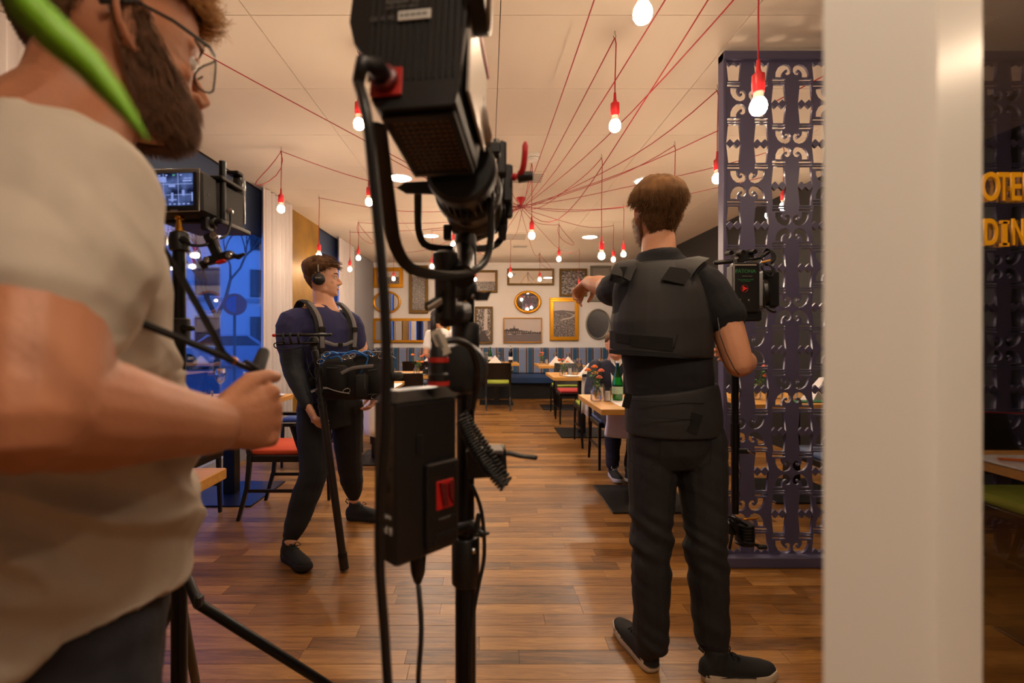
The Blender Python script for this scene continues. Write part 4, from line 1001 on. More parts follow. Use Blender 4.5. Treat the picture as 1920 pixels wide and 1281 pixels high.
for (y, z) in ((.012,.135),(.04,.135),(.012,.165),(.04,.165)): MB().cyl(BP(0,y,z), BP(-.002,y,z), .003, n=10).build('screw', M_dkmet, cb)
MB().tube([BP(-.001,.026+.010*math.cos(a*.524),.11+.010*math.sin(a*.524)) for a in range(12)], .0012, 5, closed=True).build('knob_ring', M_dkmet, cb)
# plug on top with red rings, looping cable, paper tag
pb = P(822,722,.71)
MB().lathe([(.015,0),(.0155,.006),(.0155,.016),(.013,.018),(.0135,.05),(.011,.055),(.010,.075)], pb, n=18).build('top_plug', M_blk, cb, smooth=40)
MB().lathe([(.0165,.0),(.0165,.006)], pb, n=18).build('plug_ring', M_redp, cb, smooth=40); MB().lathe([(.0155,.034),(.0155,.041)], pb, n=18).build('plug_ring', M_redp, cb, smooth=40)
MB().tube(catmull([pb+Vector((0,0,.07)), P(822,655,.71), P(838,640,.71), P(862,640,.72), P(884,655,.74), P(894,690,.76), P(893,725,.80), P(885,770,.83)],4), .0055, 8).build('loop_cable', M_blk, cb, smooth=True)
MB().lathe([(.012,0),(.042,.004),(.045,.02),(.040,.032),(.012,.036)], P(865,690,.83), axis=(.1,-1,0), n=28).build('cable_drum', M_blk, cb, smooth=40)
MB().bbox(P(826,642,.70), (.017,.0015,.040), .0005, rotm(0,-.42,0)).build('paper_tag', mat('tag paper', (176,166,150), .7), cb)
MB().bbox(P(823,640,.698), (.006,.0006,.022), .0001, rotm(0,-.42,0)).build('tag_print', M_lab2, cb)
MB().bbox((BP(.056,.07,.14)), (.05,.04,.03), .004, BR).build('hook_bracket', M_blk, cb)
MB().tube([BP(.06,.03,.0), BP(.06,.03,-.012), BP(.06,.03,-.035), BP(.06,.03,-.05)], [(.011,.011),(.013,.013),(.011,.011),(.006,.006)], 12).build('bottom_plug', M_blk, cb, smooth=True)
c = MB().tube(catmull([BP(.06,.03,-.05), P(790,1180,.70), P(784,1300,.70), P(790,1500,.72), P(800,1700,.78)],4), .0038, 8).build('lead', M_blk, smooth=True); tag(c, 'black lead hanging from the bottom plug of the control box', 'cable')
c = MB().tube(catmull([P(885,910,.86), P(903,960,.86), P(908,1040,.86), P(897,1100,.86), P(884,1180,.86), P(882,1300,.86)],4), .0035, 8).build('stand_cable', M_blk, smooth=True); tag(c, 'thin black cable looping beside the stand pole below its wing knob', 'cable')
# coiled ribbed strap
co = MB(); pts = []; p0, p1, p2 = P(866,785,.84), P(885,850,.82), P(948,912,.81)
for i in range(261):
    f = i/260; q = (1-f)**2*p0+2*f*(1-f)*p1+f*f*p2; a = i*.62; n1 = Vector((.75,0,.6)); n2 = Vector((.3,.9,0)); pts.append(q + n1*.010*math.cos(a)+n2*.010*math.sin(a))
co.tube(pts, .0022, 5); o = co.build('coiled_cord', M_blk, smooth=True); tag(o, 'black coiled cord hanging diagonally from the stand, right of the control box', 'cord')
co = MB(); pts = []; p0, p1, p2 = P(868,775,.85), P(905,830,.84), P(955,905,.82)
for i in range(221):
    f = i/220; q = (1-f)**2*p0+2*f*(1-f)*p1+f*f*p2; a = i*.62; n1 = Vector((.75,0,.6)); n2 = Vector((.3,.9,0)); pts.append(q + n1*.007*math.cos(a)+n2*.007*math.sin(a))
co.tube(pts, .0022, 5); o = co.build('coiled_cord', M_blk, smooth=True); tag(o, 'thinner upper strand of black coiled cord, nearer the clamp block', 'cord')
cl = thing('pole_clamp', 'black block clamp on the stand pole with a lever pointing right', 'clamp', P(910,860,.87))
MB().bbox(P(912,865,.87), (.072,.035,.052), .003, rotm(0,-.06,0)).build('block', M_blk, cl)
MB().bbox(P(925,843,.86), (.035,.05,.008), .002).build('top_plate', mat('grey clamp top', (84,80,76), .35, metal=.4), cl)
MB().tube(catmull([P(940,852,.86), P(955,850,.86), P(975,855,.86), P(1003,858,.86)],3), [(.009,.007)]+[(.0055,.0045)]*8+[(.006,.005)], 8, rnd=True).build('lever', M_blk, cl, smooth=True)

# ================================================================ MONITOR CAMERA ON A STAND (left)
MD = 1.15
cs = thing('camera_stand', 'slim black stand with a brass stud carrying the monitor camera, left', 'stand', (P(326,600,MD).x, MD+.04, 0))
sx = P(326,600,MD).x; sy = MD+.02
MB().cyl((sx,sy,.5), (sx,sy,1.46), .0145, n=14).build('pole', M_blk2, cs, smooth=40)
MB().cyl((sx,sy,.1), (sx,sy,.9), .018, n=14).build('lower_pole', M_blk2, cs, smooth=40)
MB().lathe([(.016,0),(.022,.004),(.023,.03),(.020,.045),(.012,.05)], (sx,sy,1.455), n=16).build('head', M_blk, cs, smooth=40)
MB().lathe([(.009,0),(.009,.012),(.007,.013),(.007,.03),(.010,.032),(.010,.04)], (sx,sy,1.503), n=14).build('brass_stud', mat('brass', (196,140,52), .25, metal=1.), cs, smooth=40)
MB().tube([(sx+.01,sy-.01,1.485), (sx+.035,sy-.02,1.475)], [(.012,.008),(.004,.006)], 8, rnd=True).build('wing_knob', M_blk, cs, smooth=True)
MB().lathe([(.010,0),(.008,.004)], (sx-.022,sy-.01,1.48), axis=(-1,-.4,0), n=14).build('lock_ring', M_chrome, cs, smooth=40)
MB().lathe([(.020,0),(.024,.004),(.024,.05),(.020,.054)], (sx,sy,1.24), n=14).build('collar', M_blk, cs, smooth=40)
MB().tube([(sx+.015,sy-.01,1.27), (sx+.045,sy-.02,1.268)], [(.010,.009),(.007,.006)], 8, rnd=True).build('wing_knob', M_blk, cs, smooth=True)
q0 = P(372,1132,1.12); q1 = P(620,1293,1.05)
foot = P(800,1410,1.442)
lg = MB().tube([q0, foot+Vector((0,0,.012))], .012, 8, rnd=True).build('leg', M_blk2, cs, smooth=True)
MB().tube([Vector((sx,sy,.70)), q0], .012, 8, rnd=True).build('leg_hinge', M_blk2, cs, smooth=True)
MB().bbox(P(373,1127,1.10), (.016,.02,.028), .004).build('leg_joint', M_blk, cs)
MB().beam(q0.lerp(foot,.62), Vector((sx,sy,.22)), .012, .005).build('brace', M_blk2, cs)
for dx, dy in ((-.38,.15),(-.2,.42)):
    MB().tube([(sx,sy,.62),(sx+dx,sy+dy,.02)], .012, 8, rnd=True).build('leg', M_blk2, cs, smooth=True)
M_bk3 = mat('matt black casing', (11,11,12), .6)
mc = thing('monitor_camera', 'black cinema camera with a bright blue viewing screen, on the slim stand at left', 'camera', P(330,400,MD))
a = P(272,402,MD); b = P(377,316,MD)
w, h = b.x-a.x, b.z-a.z; cx, cz = (a.x+b.x)/2, (a.z+b.z)/2
RM = rotm(0, -.03, 0)
MB().bbox((cx, MD+.037, cz), (w, .074, h), .010, RM).build('monitor_body', M_bk3, mc, smooth=40)
MB().tube([(cx-w/2+.004, MD-.001, cz-h/2+.004), (cx+w/2-.004, MD-.001, cz-h/2+.008), (cx+w/2-.003, MD-.001, cz+h/2-.004+.003), (cx-w/2+.004, MD-.001, cz+h/2-.004)], .0016, 6, closed=True).build('bezel', M_side, mc)
TS = basis((cx-.004, MD-.0005, cz+.004), RM @ Vector((1,0,0)), (0,0,1)); sw, sh = w*.78, h*.70
scr = MB(); scr.prism([(-sw/2,-sh/2),(sw/2,-sh/2),(sw/2,sh/2),(-sw/2,sh/2)], TS @ Matrix.Translation((0,0,.0)), .001)
M_scrn = bpy.data.materials.new('blue live picture'); M_scrn.use_nodes = True
nt = M_scrn.node_tree; nt.nodes.clear(); o_ = nt.nodes.new('ShaderNodeOutputMaterial'); e_ = nt.nodes.new('ShaderNodeEmission'); tx = nt.nodes.new('ShaderNodeTexCoord'); nz = nt.nodes.new('ShaderNodeTexNoise'); nz.inputs['Scale'].default_value = 30; nz.inputs['Detail'].default_value = 6
r_ = nt.nodes.new('ShaderNodeValToRGB'); r_.color_ramp.elements[0].position = .40; r_.color_ramp.elements[0].color = (.008,.012,.04,1); r_.color_ramp.elements[1].position = .66; r_.color_ramp.elements[1].color = (.10,.15,.38,1)
nt.links.new(tx.outputs['Object'], nz.inputs['Vector']); nt.links.new(nz.outputs[0], r_.inputs[0]); nt.links.new(r_.outputs[0], e_.inputs[0]); e_.inputs[1].default_value = .34; nt.links.new(e_.outputs[0], o_.inputs[0])
scr.build('screen', M_scrn, mc)
M_gr = emat('screen line', (.35,.45,.9), .35); M_gw = emat('screen glow', (.28,.36,.8), .30); M_gg = emat('screen green', (.1,.6,.2), .3)
def sq(x0, y0, x1, y1, m_, z=.0012): 
    g = MB(); g.prism([(x0*sw/2,y0*sh/2),(x1*sw/2,y0*sh/2),(x1*sw/2,y1*sh/2),(x0*sw/2,y1*sh/2)], TS @ Matrix.Translation((0,0,z)), .0002); return g.build('screen_graphic', m_, mc)
for q in (-.333,.333): sq(q-.008,-1,q+.008,1,M_gr); sq(-1,q-.012,1,q+.012,M_gr)
for q in range(9): sq(-.95+q*.21,-.94,-.85+q*.21,-.88,M_gr); 
for q in range(5): sq(-.9+q*.33,.86,-.80+q*.33,.92,M_gg if q in (0,3) else M_gr)
sq(-.55,-.85,-.45,-.35,M_gw); sq(-.75,-.5,-.25,-.42,M_gw); sq(0,-.75,.10,-.2,M_gw); sq(-.12,-.68,.25,-.6,M_gw); sq(-.1,.15,.2,.3,M_gw); sq(.94,-.75,.98,-.2,M_gr); sq(-.98,-.2,-.85,.1,M_gw); sq(.5,-.4,.62,-.05,M_gw); sq(.55,.5,.95,.56,M_gr); sq(.6,.66,.95,.7,M_gr); sq(-.9,.45,-.2,.8,M_gw)
MB().box((cx+.003, MD-.001, cz-h/2+.009), (.018,.0006,.0035)).build('maker_plate', M_lab2, mc)
MB().lathe([(.009,0),(.009,.008),(.007,.009)], (cx-w*.25, MD+.02, cz+h/2-.003), n=12).build('top_knob', M_blk, mc)
MB().lathe([(.004,0),(.004,.002)], (cx+w/2, MD+.03, cz), axis=(1,-.2,0), n=10).build('port', M_dkmet, mc)
c0 = P(412,404,1.24)
MB().bbox((c0.x-.06, 1.29, cz), (.13, .13, .105), .006).build('camera_body', M_bk3, mc)
MB().bbox((c0.x-.05, 1.28, cz-.058), (.15, .15, .012), .003).build('base_plate', M_blk, mc)
MB().bbox((c0.x-.03, 1.27, cz+.056), (.10, .11, .010), .003).build('cage', M_blk, mc)
MB().cyl(P(417,303,1.24), P(417,412,1.24), .0085, n=14).build('vertical_rod', M_blk2, mc, smooth=40)
for k in range(14): MB().box(P(430,345+k*4.2,1.29), (.006,.01,.0025)).build('rib', M_blk2, mc)
MB().lathe([(.016,0),(.017,.003),(.017,.128),(.013,.132)], P(448,420,1.36), n=20).build('battery_grip', mat('carbon weave', (34,32,32), .25, var=.5, vscale=120, coat=.6), mc, smooth=40)
MB().bbox(P(440,326,1.34), (.035,.03,.010), .002).build('top_plate', M_blk, mc)
MB().lathe([(.008,0),(.008,.01),(.004,.011)], P(432,398,1.24), axis=(.2,-1,0), n=14).build('connector', M_chrome, mc, smooth=40)
MB().tube(catmull([P(432,398,1.23), P(432,420,1.23), P(425,440,1.22), P(413,447,1.2)],3), .0035, 6).build('video_cable', M_blk, mc, smooth=True)
MB().tube(catmull([P(341,447,1.17), P(352,458,1.17), P(375,461,1.18), P(392,457,1.19)],3), .0035, 6).build('power_cable', M_blk, mc, smooth=True)
MB().bbox(P(388,417,1.2), (.018,.03,.045), .003).build('arm_block', M_blk, mc)
MB().lathe([(.013,-.012),(.014,-.01),(.014,.01),(.013,.012)], P(395,418,1.21), axis=(1,.2,0), n=16).build('arm_hinge', M_blk, mc, smooth=40)
MB().bbox(P(400,460,1.2), (.024,.018,.062), .003, rotm(0,-.42,0)).build('arm_link', M_blk, mc)
MB().lathe([(.008,0),(.009,.012),(.005,.013)], P(404,443,1.19), axis=(.1,-1,0), n=12).build('arm_screw', M_chrome, mc, smooth=40)
MB().bbox(P(411,484,1.2), (.075,.022,.020), .004, rotm(0,-.28,0)).build('rod_clamp', M_blk, mc)
for uu, vv in ((389,488),(430,479)): MB().lathe([(.007,0),(.008,.006),(.005,.008)], P(uu,vv,1.185), axis=(0,-1,0), n=12).build('clamp_screw', M_chrome, mc, smooth=40)
MB().tube([P(438,480,1.2), P(447,482,1.2), P(457,477,1.2)], [(.006,.006),(.007,.007),(.004,.004)], 8, rnd=True).build('thumb_screw', M_blk, mc, smooth=True)
MB().bbox(P(415,491,1.19), (.024,.014,.008), .002, rotm(0,-.28,0)).build('red_insert', M_red, mc)
MB().bbox(P(382,497,1.2), (.014,.012,.020), .002, rotm(0,-.5,0)).build('end_foot', M_blk, mc)
# ================================================================ PEOPLE: helpers
def skin(name, c, c2): return mat(name, c, .5, rgb2=c2, vscale=9, bump=.10, bscale=160, spec=.4)
M_sk1 = skin('tanned skin', (196,138,104), (214,156,122)); M_sk2 = skin('fair skin', (218,164,136), (228,178,150)); M_sk3 = skin('light brown skin', (200,140,104), (214,154,118))
M_hair1 = mat('dark blond hair', (124,90,58), .85, spec=.15, rgb2=(84,60,40), vscale=40, stretch=(1,1,.3)); M_hair2 = mat('brown hair', (112,80,54), .7, spec=.2, rgb2=(76,54,38), vscale=40)
M_hairc = mat('curly light brown hair', (222,168,100), .5, rgb2=(160,112,62), vscale=60); M_beard = mat('brown beard', (132,92,62), .6, rgb2=(92,62,42), vscale=60); M_hair3 = mat('black hair', (24,18,16), .4)
M_eyew = mat('eye white', (230,222,214), .2); M_iris = mat('iris', (60,50,36), .2); M_lip = mat('lips', (186,104,88), .5)
HR = [(-.113,.052,.000,.020),(-.108,.070,-.005,.030),(-.098,.083,-.018,.041),(-.085,.087,-.036,.049),(-.070,.085,-.052,.055),(-.058,.088,-.062,.060),(-.045,.090,-.070,.064),(-.030,.088,-.082,.068),(-.012,.086,-.093,.071),(.005,.087,-.100,.073),(.020,.095,-.104,.075),(.035,.095,-.106,.077),(.055,.093,-.106,.078),(.075,.087,-.102,.076),(.092,.074,-.094,.069),(.106,.055,-.078,.057),(.117,.030,-.055,.040),(.124,.000,-.030,.018)]
def hp(z, a, off=0.):
    """point of the head surface at height z, angle a from the face round to the back (+-pi)"""
    z = max(min(z, .124), -.113)
    for i in range(len(HR)-1):
        if HR[i][0] <= z <= HR[i+1][0]: break
    f = (z-HR[i][0])/(HR[i+1][0]-HR[i][0]); yf, yb, w = [HR[i][k]*(1-f)+HR[i+1][k]*f for k in (1,2,3)]
    yc = yf-.62*(yf-yb); s, c = math.sin(a), math.cos(a)
    e = .86
    y = yc + ((yf-yc) if c > 0 else (yc-yb))*math.copysign(abs(c)**e, c); x = w*math.copysign(abs(s)**e, s)
    p = Vector((x, y, z))
    if off:
        ww = max(w, .072 if z > .03 else w); hd = max((yf-yb)/2, .092 if z > .03 else .01)
        n = Vector((x/ww**2, (y-yc)/hd**2, (z-.01)/.0125**1*.9*(1 if z < .09 else 1+(z-.09)*40)*.6)).normalized() if False else Vector((x/ww**2, (y-yc)/hd**2, (z-.01)/.12**2*(.8+max(0,z-.07)*22))).normalized(); p += n*off
    return p
class Head:
    def __init__(s, c, phi, scale=1., pitch=0., roll=0.):
        s.R = Matrix.Rotation(math.radians(phi-90),3,'Z') @ Matrix.Rotation(math.radians(pitch),3,'X') @ Matrix.Rotation(math.radians(roll),3,'Y'); s.c = Vector(c); s.k = scale
    def w(s, p): return s.c + s.R @ (Vector(p)*s.k)
    def addto(s, mb, ears=True, fine=False):
        n = 28; vs = []
        for z, *_ in HR:
            for k in range(n): vs.append(s.w(hp(z, -math.pi+2*math.pi*k/n)))
        m = len(HR); fs = [(i*n+k, i*n+(k+1)%n, (i+1)*n+(k+1)%n, (i+1)*n+k) for i in range(m-1) for k in range(n)]+[tuple(range(n-1,-1,-1)), tuple(range((m-1)*n, m*n))]
        mb.add(vs, fs)
        W = s.w; k = s.k; sd = s.R @ Vector((1,0,0))
        mb.tube([W((0,.084,.014)), W((0,.095,-.004)), W((0,.106,-.020)), W((0,.113,-.030)), W((0,.104,-.038)), W((0,.086,-.040))], [(.007*k,.008*k),(.008*k,.008*k),(.010*k,.009*k),(.012*k,.009*k),(.013*k,.007*k),(.010*k,.006*k)], 12, side=sd, rnd=True)
        for q in (-1,1):
            mb.ball(W((q*.011,.095,-.033)), .0085*k, 10, 8)
            mb.tube([W((q*.008,.090,.021)), W((q*.030,.084,.025)), W((q*.050,.068,.019))], [(.006*k,.006*k)]*3, 8, rnd=True)   # brow
            mb.ball(W((q*.040,.060,-.022)), (.016*k,.016*k,.014*k), 10, 8)   # cheek
            mb.ball(W((q*.052,.010,-.065)), (.012*k,.024*k,.020*k), 10, 8, s.R)
        mb.ball(W((0,.078,-.096)), (.018*k,.014*k,.014*k), 10, 8, s.R)
        mb.tube([W((-.022,.079,-.063)), W((-.008,.091,-.059)), W((.008,.091,-.059)), W((.022,.079,-.063))], .0048*k, 8, rnd=True)
        mb.tube([W((-.018,.078,-.071)), W((0,.090,-.072)), W((.018,.078,-.071))], .0055*k, 8, rnd=True)
        if ears:
            for q in (-1,1):
                E = [(.000,.000,-.030),(.001,-.001,-.020),(.001,.002,-.008)]
                mb.ball(W((q*.073,-.018,-.012)), (.007*k,.014*k,.028*k), 12, 8, s.R @ rotm(.15,0,-q*.35))
                pts = [(.071,.006,-.010),(.074,.008,.006),(.080,.002,.018),(.085,-.012,.022),(.089,-.026,.016),(.090,-.032,.002),(.087,-.029,-.014),(.082,-.020,-.028),(.076,-.009,-.038),(.072,-.003,-.034)]
                mb.tube(catmull([W((q*x,y,z)) for x,y,z in pts],2), .0042*k if fine else .0055*k, 8, rnd=True)
                if fine:
                    mb.tube([W((q*.078,-.006,.010)), W((q*.080,-.016,.008)), W((q*.081,-.020,-.004)), W((q*.078,-.014,-.018))], .003*k, 6, rnd=True)
                    mb.ball(W((q*.074,.004,-.014)), (.004*k,.004*k,.006*k), 8, 6)
    def eyes(s, parent):
        for q in (-1,1):
            e = MB().ball(s.w((q*.031,.0745,.003)), .0118*s.k, 14, 10).build('eye', M_eyew, parent, smooth=True)
            MB().ball(s.w((q*.031,.0825,.003)), .0052*s.k, 10, 8).build('iris', M_iris, e, smooth=True)
            MB().tube([s.w((q*.018,.083,.006)), s.w((q*.031,.088,.0115)), s.w((q*.044,.079,.006))], .0022*s.k, 6, rnd=True).build('eyelid', M_sk1, parent, smooth=True)
    def shell(s, name, m, parent, inside, off, n=56, zr=(-.11,.124), nz=34, rough=.0):
        """hair or beard: raised patch over the part of the head where inside(z,a) > 0"""
        vs = []; idx = {}
        for i in range(nz+1):
            z = zr[0]+(zr[1]-zr[0])*(1-(1-i/nz)**1.5)
            for k in range(n):
                a = -math.pi+2*math.pi*k/n; v = inside(z, a)
                if v > -.4:
                    o = off(z, a)*max(0, min(1, v*2.5)) - .003*(1 if v < .05 else 0)
                    if rough and v > .2: o += rough*(noise.noise(Vector((a*5, z*60, 3.)))+.6*noise.noise(Vector((a*13, z*140, 7.))))
                    idx[i,k] = len(vs); vs.append(s.w(hp(z, a, o/s.k)))
        fs = []
        for i in range(nz):
            for k in range(n):
                q = [(i,k),(i,(k+1)%n),(i+1,(k+1)%n),(i+1,k)]
                if all(t_ in idx for t_ in q): fs.append(tuple(idx[t_] for t_ in q))
        if (nz,0) in idx and all((nz,k) in idx for k in range(n)): fs.append(tuple(idx[nz,k] for k in range(n)))
        return MB().add(vs, fs).build(name, m, parent, smooth=True)
    def strands(s, name, m, parent, inside, off, cnt, length, flow, width=.0011, seed=1, curl=0., lift=.35, zr=(-.11,.124)):
        r = random.Random(seed); mb = MB(); k = 0; tries = 0
        while k < cnt and tries < cnt*8:
            tries += 1; z = r.uniform(*zr); a = r.uniform(-math.pi, math.pi)
            if z > .09 and r.random() > .8: continue
            v = inside(z, a)
            if v <= 0: continue
            k += 1; p = hp(z, a, off(z,a)*.6); n_ = (hp(z, a, .02)-hp(z, a)).normalized(); d = Vector(flow(z, a, r)).normalized(); L = length*r.uniform(.6,1.25)*(max(.35, min(1, (z+.03)/.09)) if zr[1] > .1 else 1)
            sd = n_.cross(d).normalized(); pts = []
            ph_ = r.uniform(0,6.28)
            for j in range(5):
                f = j/4; q = p + d*L*f + n_*(L*lift*math.sin(min(f*2.2,1.9)*1.0)*.6)
                if curl: q += (n_*math.sin(f*7+ph_)+sd*math.cos(f*7+ph_))*curl*f
                pts.append(q)
            b = len(mb.v)
            for j, q in enumerate(pts):
                wd = width*(1-.8*j/4); mb.v += [s.w(q-sd*wd), s.w(q+sd*wd), s.w(q+n_*wd*1.2)]
            for j in range(4):
                for e in range(3): mb.f.append((b+j*3+e, b+j*3+(e+1)%3, b+j*3+3+(e+1)%3, b+j*3+3+e)); mb.mi.append(0)
        return mb.build(name, m, parent, smooth=True, kind='stuff')
def limb(mb, pts, rad, n=16, side=None):
    m = len(pts); cp = catmull(pts, 3); rr = []
    for i in range(m-1):
        for k in range(3):
            f = k/3; a, b = rad[i], rad[i+1]; a = a if isinstance(a, tuple) else (a,a); b = b if isinstance(b, tuple) else (b,b)
            rr.append((a[0]*(1-f)+b[0]*f, a[1]*(1-f)+b[1]*f))
    a = rad[-1]; rr.append(a if isinstance(a, tuple) else (a,a))
    if len(cp) != len(rr): cp = pts; rr = rad
    mb.tube(cp, rr, n, side=side, rnd=True)
def hand(mb, wrist, d, pn, q, curls, thumb=(.5,.5), k=1., spread=.12, nails=None):
    """d along the palm, pn out of the palm, q=+1 thumb on the d x pn side"""
    d = Vector(d).normalized(); pn = Vector(pn); pn = (pn-d*d.dot(pn)).normalized(); s = d.cross(pn)*q; w = Vector(wrist)
    mb.tube([w-d*.02*k, w+d*.02*k, w+d*.055*k, w+d*.085*k], [(.027*k,.021*k),(.033*k,.019*k),(.041*k,.016*k),(.041*k,.013*k)], 14, side=s, rnd=True)
    mb.ball(w+d*.035*k+s*.020*k+pn*.010*k, (.018*k,.018*k,.018*k), 10, 8)
    offs_ = (.030,.0105,-.010,-.029); ln = (.074,.084,.078,.060); tips = []
    for i in range(4):
        b = w+d*(.084-.004*abs(i-1))*k+s*offs_[i]*k; c = curls[i] if isinstance(curls, list) else curls
        c = c if isinstance(c, tuple) else (c, c*1.2, c*.8); dd = (d+s*spread*(1.5-i)/1.5*.5).normalized(); pts = [b-d*.02*k, b]; ang = 0; seg = (.45,.32,.23); p = b
        for j in range(3):
            ang += c[j]; v = dd*math.cos(ang)+pn*math.sin(ang); p = p+v*ln[i]*k*seg[j]; pts.append(p)
        mb.tube(pts, [.0095*k,.0098*k,.0085*k,.0078*k,.0066*k], 10, rnd=True); mb.ball(b-pn*.0045*k, .0112*k, 10, 8); tips.append((pts[-1], pn*math.cos(ang)*-1+dd*math.sin(ang)))
    t0 = w+d*.022*k+s*.024*k+pn*.006*k; a1, a2 = thumb
    v1 = (s*.75+d*.60+pn*.35*a1).normalized(); v2 = (s*(.55-a2*.8)+d*.8+pn*.75*a2).normalized(); v3 = (s*(.3-a2*1.0)+d*.75+pn*.9*a2).normalized()
    if a1 == 0: v1, v2, v3 = (s*.55+d*.8).normalized(), (s*.15+d*.98+pn*.1).normalized(), (d*.95-s*.05+pn*.25).normalized()
    p1 = t0+v1*.040*k; p2 = p1+v2*.032*k; p3 = p2+v3*.024*k
    mb.tube([t0, p1, p2, p3], [.015*k,.0125*k,.0105*k,.0085*k], 10, rnd=True)
    return tips
def wrinkle(amp, sx=(5,5,16), seed=0., amp2=0.):
    def f(co, n):
        q = Vector((co.x*sx[0]+seed, co.y*sx[1], co.z*sx[2])); a = noise.noise(q+Vector((noise.noise(q*.7),0,0))); b = 1-abs(noise.noise(q*1.7+Vector((5,3,1))))*2
        return amp*(a*.8+b*.35) + amp2*noise.noise(co*40)
    return f
def torso(mb, rings, yaw, n=28):
    """rings: (centre, half width, half depth)"""
    sd = Vector((math.sin(math.radians(yaw)), -math.cos(math.radians(yaw)), 0))
    cs = [Vector(r[0]) for r in rings]; cp = catmull(cs, 3); rr = []
    for i in range(len(rings)-1):
        for k in range(3): f = k/3; rr.append((rings[i][1]*(1-f)+rings[i+1][1]*f, rings[i][2]*(1-f)+rings[i+1][2]*f))
    rr.append((rings[-1][1], rings[-1][2]))
    mb.tube(cp, rr, n, side=sd)
def shoe(parent, heel, d, L, um, sm, lm, name='shoe', z0=0., sole_h=.036):
    d = Vector(d); d.z = 0; d.normalize(); s = Vector((d.y,-d.x,0)); h = Vector(heel); h.z = z0
    def Q(x, y, z): return h + s*x + d*y + Vector((0,0,z))
    k = L/.30; sh = MB(); up = MB()
    outline = [(0,.0),(.026,.006),(.036,.03),(.036,.08),(.034,.13),(.042,.18),(.048,.22),(.044,.26),(.028,.288),(0,.298),(-.028,.286),(-.040,.25),(-.042,.20),(-.036,.15),(-.032,.08),(-.034,.03),(-.024,.006)]
    n = len(outline)
    lv = [(.0,.90,0),(.006,1.0,0),(sole_h*.6,1.04,0),(sole_h,1.0,0)]
    vs = []
    for z, f, _ in lv:
        for x, y in outline: lift = .012*max(0, y/.3-.75)/.25 ; vs.append(Q(x*f*k, (y-.15)*f*k+.15*k, z+lift+ (.006 if y < .05 else 0)*(z/sole_h)))
    fs = [(i*n+j, i*n+(j+1)%n, (i+1)*n+(j+1)%n, (i+1)*n+j) for i in range(3) for j in range(n)]+[tuple(range(n-1,-1,-1)), tuple(range(3*n,4*n))]
    MB().add(vs, fs).build('sole', sm, parent, smooth=50)
    z = sole_h
    up.tube([Q(0,.020*k,z+.01), Q(0,.06*k,z+.015), Q(0,.12*k,z+.012), Q(.002,.19*k,z+.008), Q(.002,.245*k,z+.006), Q(0,.275*k,z+.006)], [(.032*k,.045),(.036*k,.055),(.036*k,.048),(.043*k,.036),(.043*k,.028),(.030*k,.020)], 18, side=s, rnd=True)
    up.tube([Q(0,.055*k,z+.02), Q(0,.060*k,z+.085)], [(.040*k,.046*k),(.037*k,.043*k)], 18, side=s)
    up.box(Q(0,.15*k,z-.11), (.4,.5,.2))
    me = fuse(up, .006, 3)
    b = bmesh.new(); b.from_mesh(me); bmesh.ops.bisect_plane(b, geom=b.verts[:]+b.edges[:]+b.faces[:], plane_co=(0,0,z0+sole_h*.9), plane_no=(0,0,1), clear_inner=True); b.to_mesh(me); b.free()
    u = put(me, name, um, parent)
    for i in range(5):
        yy = .115+.022*i; zz = z+.058-.0075*i
        MB().tube([Q(-.024*k,yy*k,zz-.004), Q(-.010*k,(yy+.004)*k,zz+.004), Q(.010*k,(yy+.004)*k,zz+.004), Q(.024*k,yy*k,zz-.004)], .0026, 5).build('lace', lm, u, smooth=True)
    for q in (-1,1): MB().tube(catmull([Q(0,.115*k,z+.064), Q(q*.022*k,.115*k,z+.078), Q(q*.036*k,.135*k,z+.062), Q(q*.016*k,.122*k,z+.062)],3), .0022, 5).build('lace', lm, u, smooth=True)
    MB().tube([Q(0,.006*k,z+.07), Q(0,-.012*k,z+.085), Q(0,-.006*k,z+.105), Q(0,.018*k,z+.09)], .004, 5).build('heel_loop', um, u, smooth=True)
    return u
def person(name_loc, lab, group=None): return thing('person', lab, 'person', name_loc)
def hairline(front=.062, side=-.01, back=-.075):
    def f(z, a):
        c = abs(a)/math.pi
        if c < .28: zl = front
        elif c < .42: zl = front+(side+.03-front)*(c-.28)/.14
        elif c < .62: zl = side+.03 if c < .5 else side+.03-(c-.5)/.12*.05
        else: zl = side-.02+(back-(side-.02))*min(1,(c-.62)/.2)
        return (z-zl)/.02
    return f
# ================================================================ MAN IN THE BLACK VEST (back to us)
M_tsh = mat('black cotton', (20,21,27), .85, bump=.15, bscale=500)
M_vest = mat('black ballistic nylon', (38,37,38), .66, bump=.12, bscale=700)
M_velc = mat('black velcro', (17,16,17), .95, bump=.5, bscale=900)
M_jean = mat('black denim', (19,18,20), .8, rgb2=(29,27,29), vscale=30, bump=.25, bscale=500, stretch=(1,1,.4))
M_sole = mat('off white sole', (196,180,156), .6, bump=.3, bscale=90); M_shoe = mat('black suede', (24,23,23), .85, bump=.2, bscale=200); M_lace = mat('black lace', (12,12,12), .8)
vm = person((P(1265,800,1.83).x, 1.83, 0), 'man with his back to us in a black armour vest and black jeans, pointing left')
yaw = 98
vh = Head(P(1230,404,1.83), 90, 1.02, pitch=4)
b = MB(); vh.addto(b, fine=True)
limb(b, [P(1234,445,1.83), P(1236,480,1.81), P(1240,510,1.81)], [(.060,.062),(.064,.062),(.09,.07)], side=(1,0,0))
torso(b, [(P(1262,830,1.84),.15,.11),(P(1262,780,1.84),.165,.115),(P(1256,720,1.83),.145,.10),(P(1246,640,1.82),.155,.11),(P(1240,570,1.82),.175,.115),(P(1238,525,1.82),.16,.09),(P(1236,497,1.82),.08,.06)], yaw)
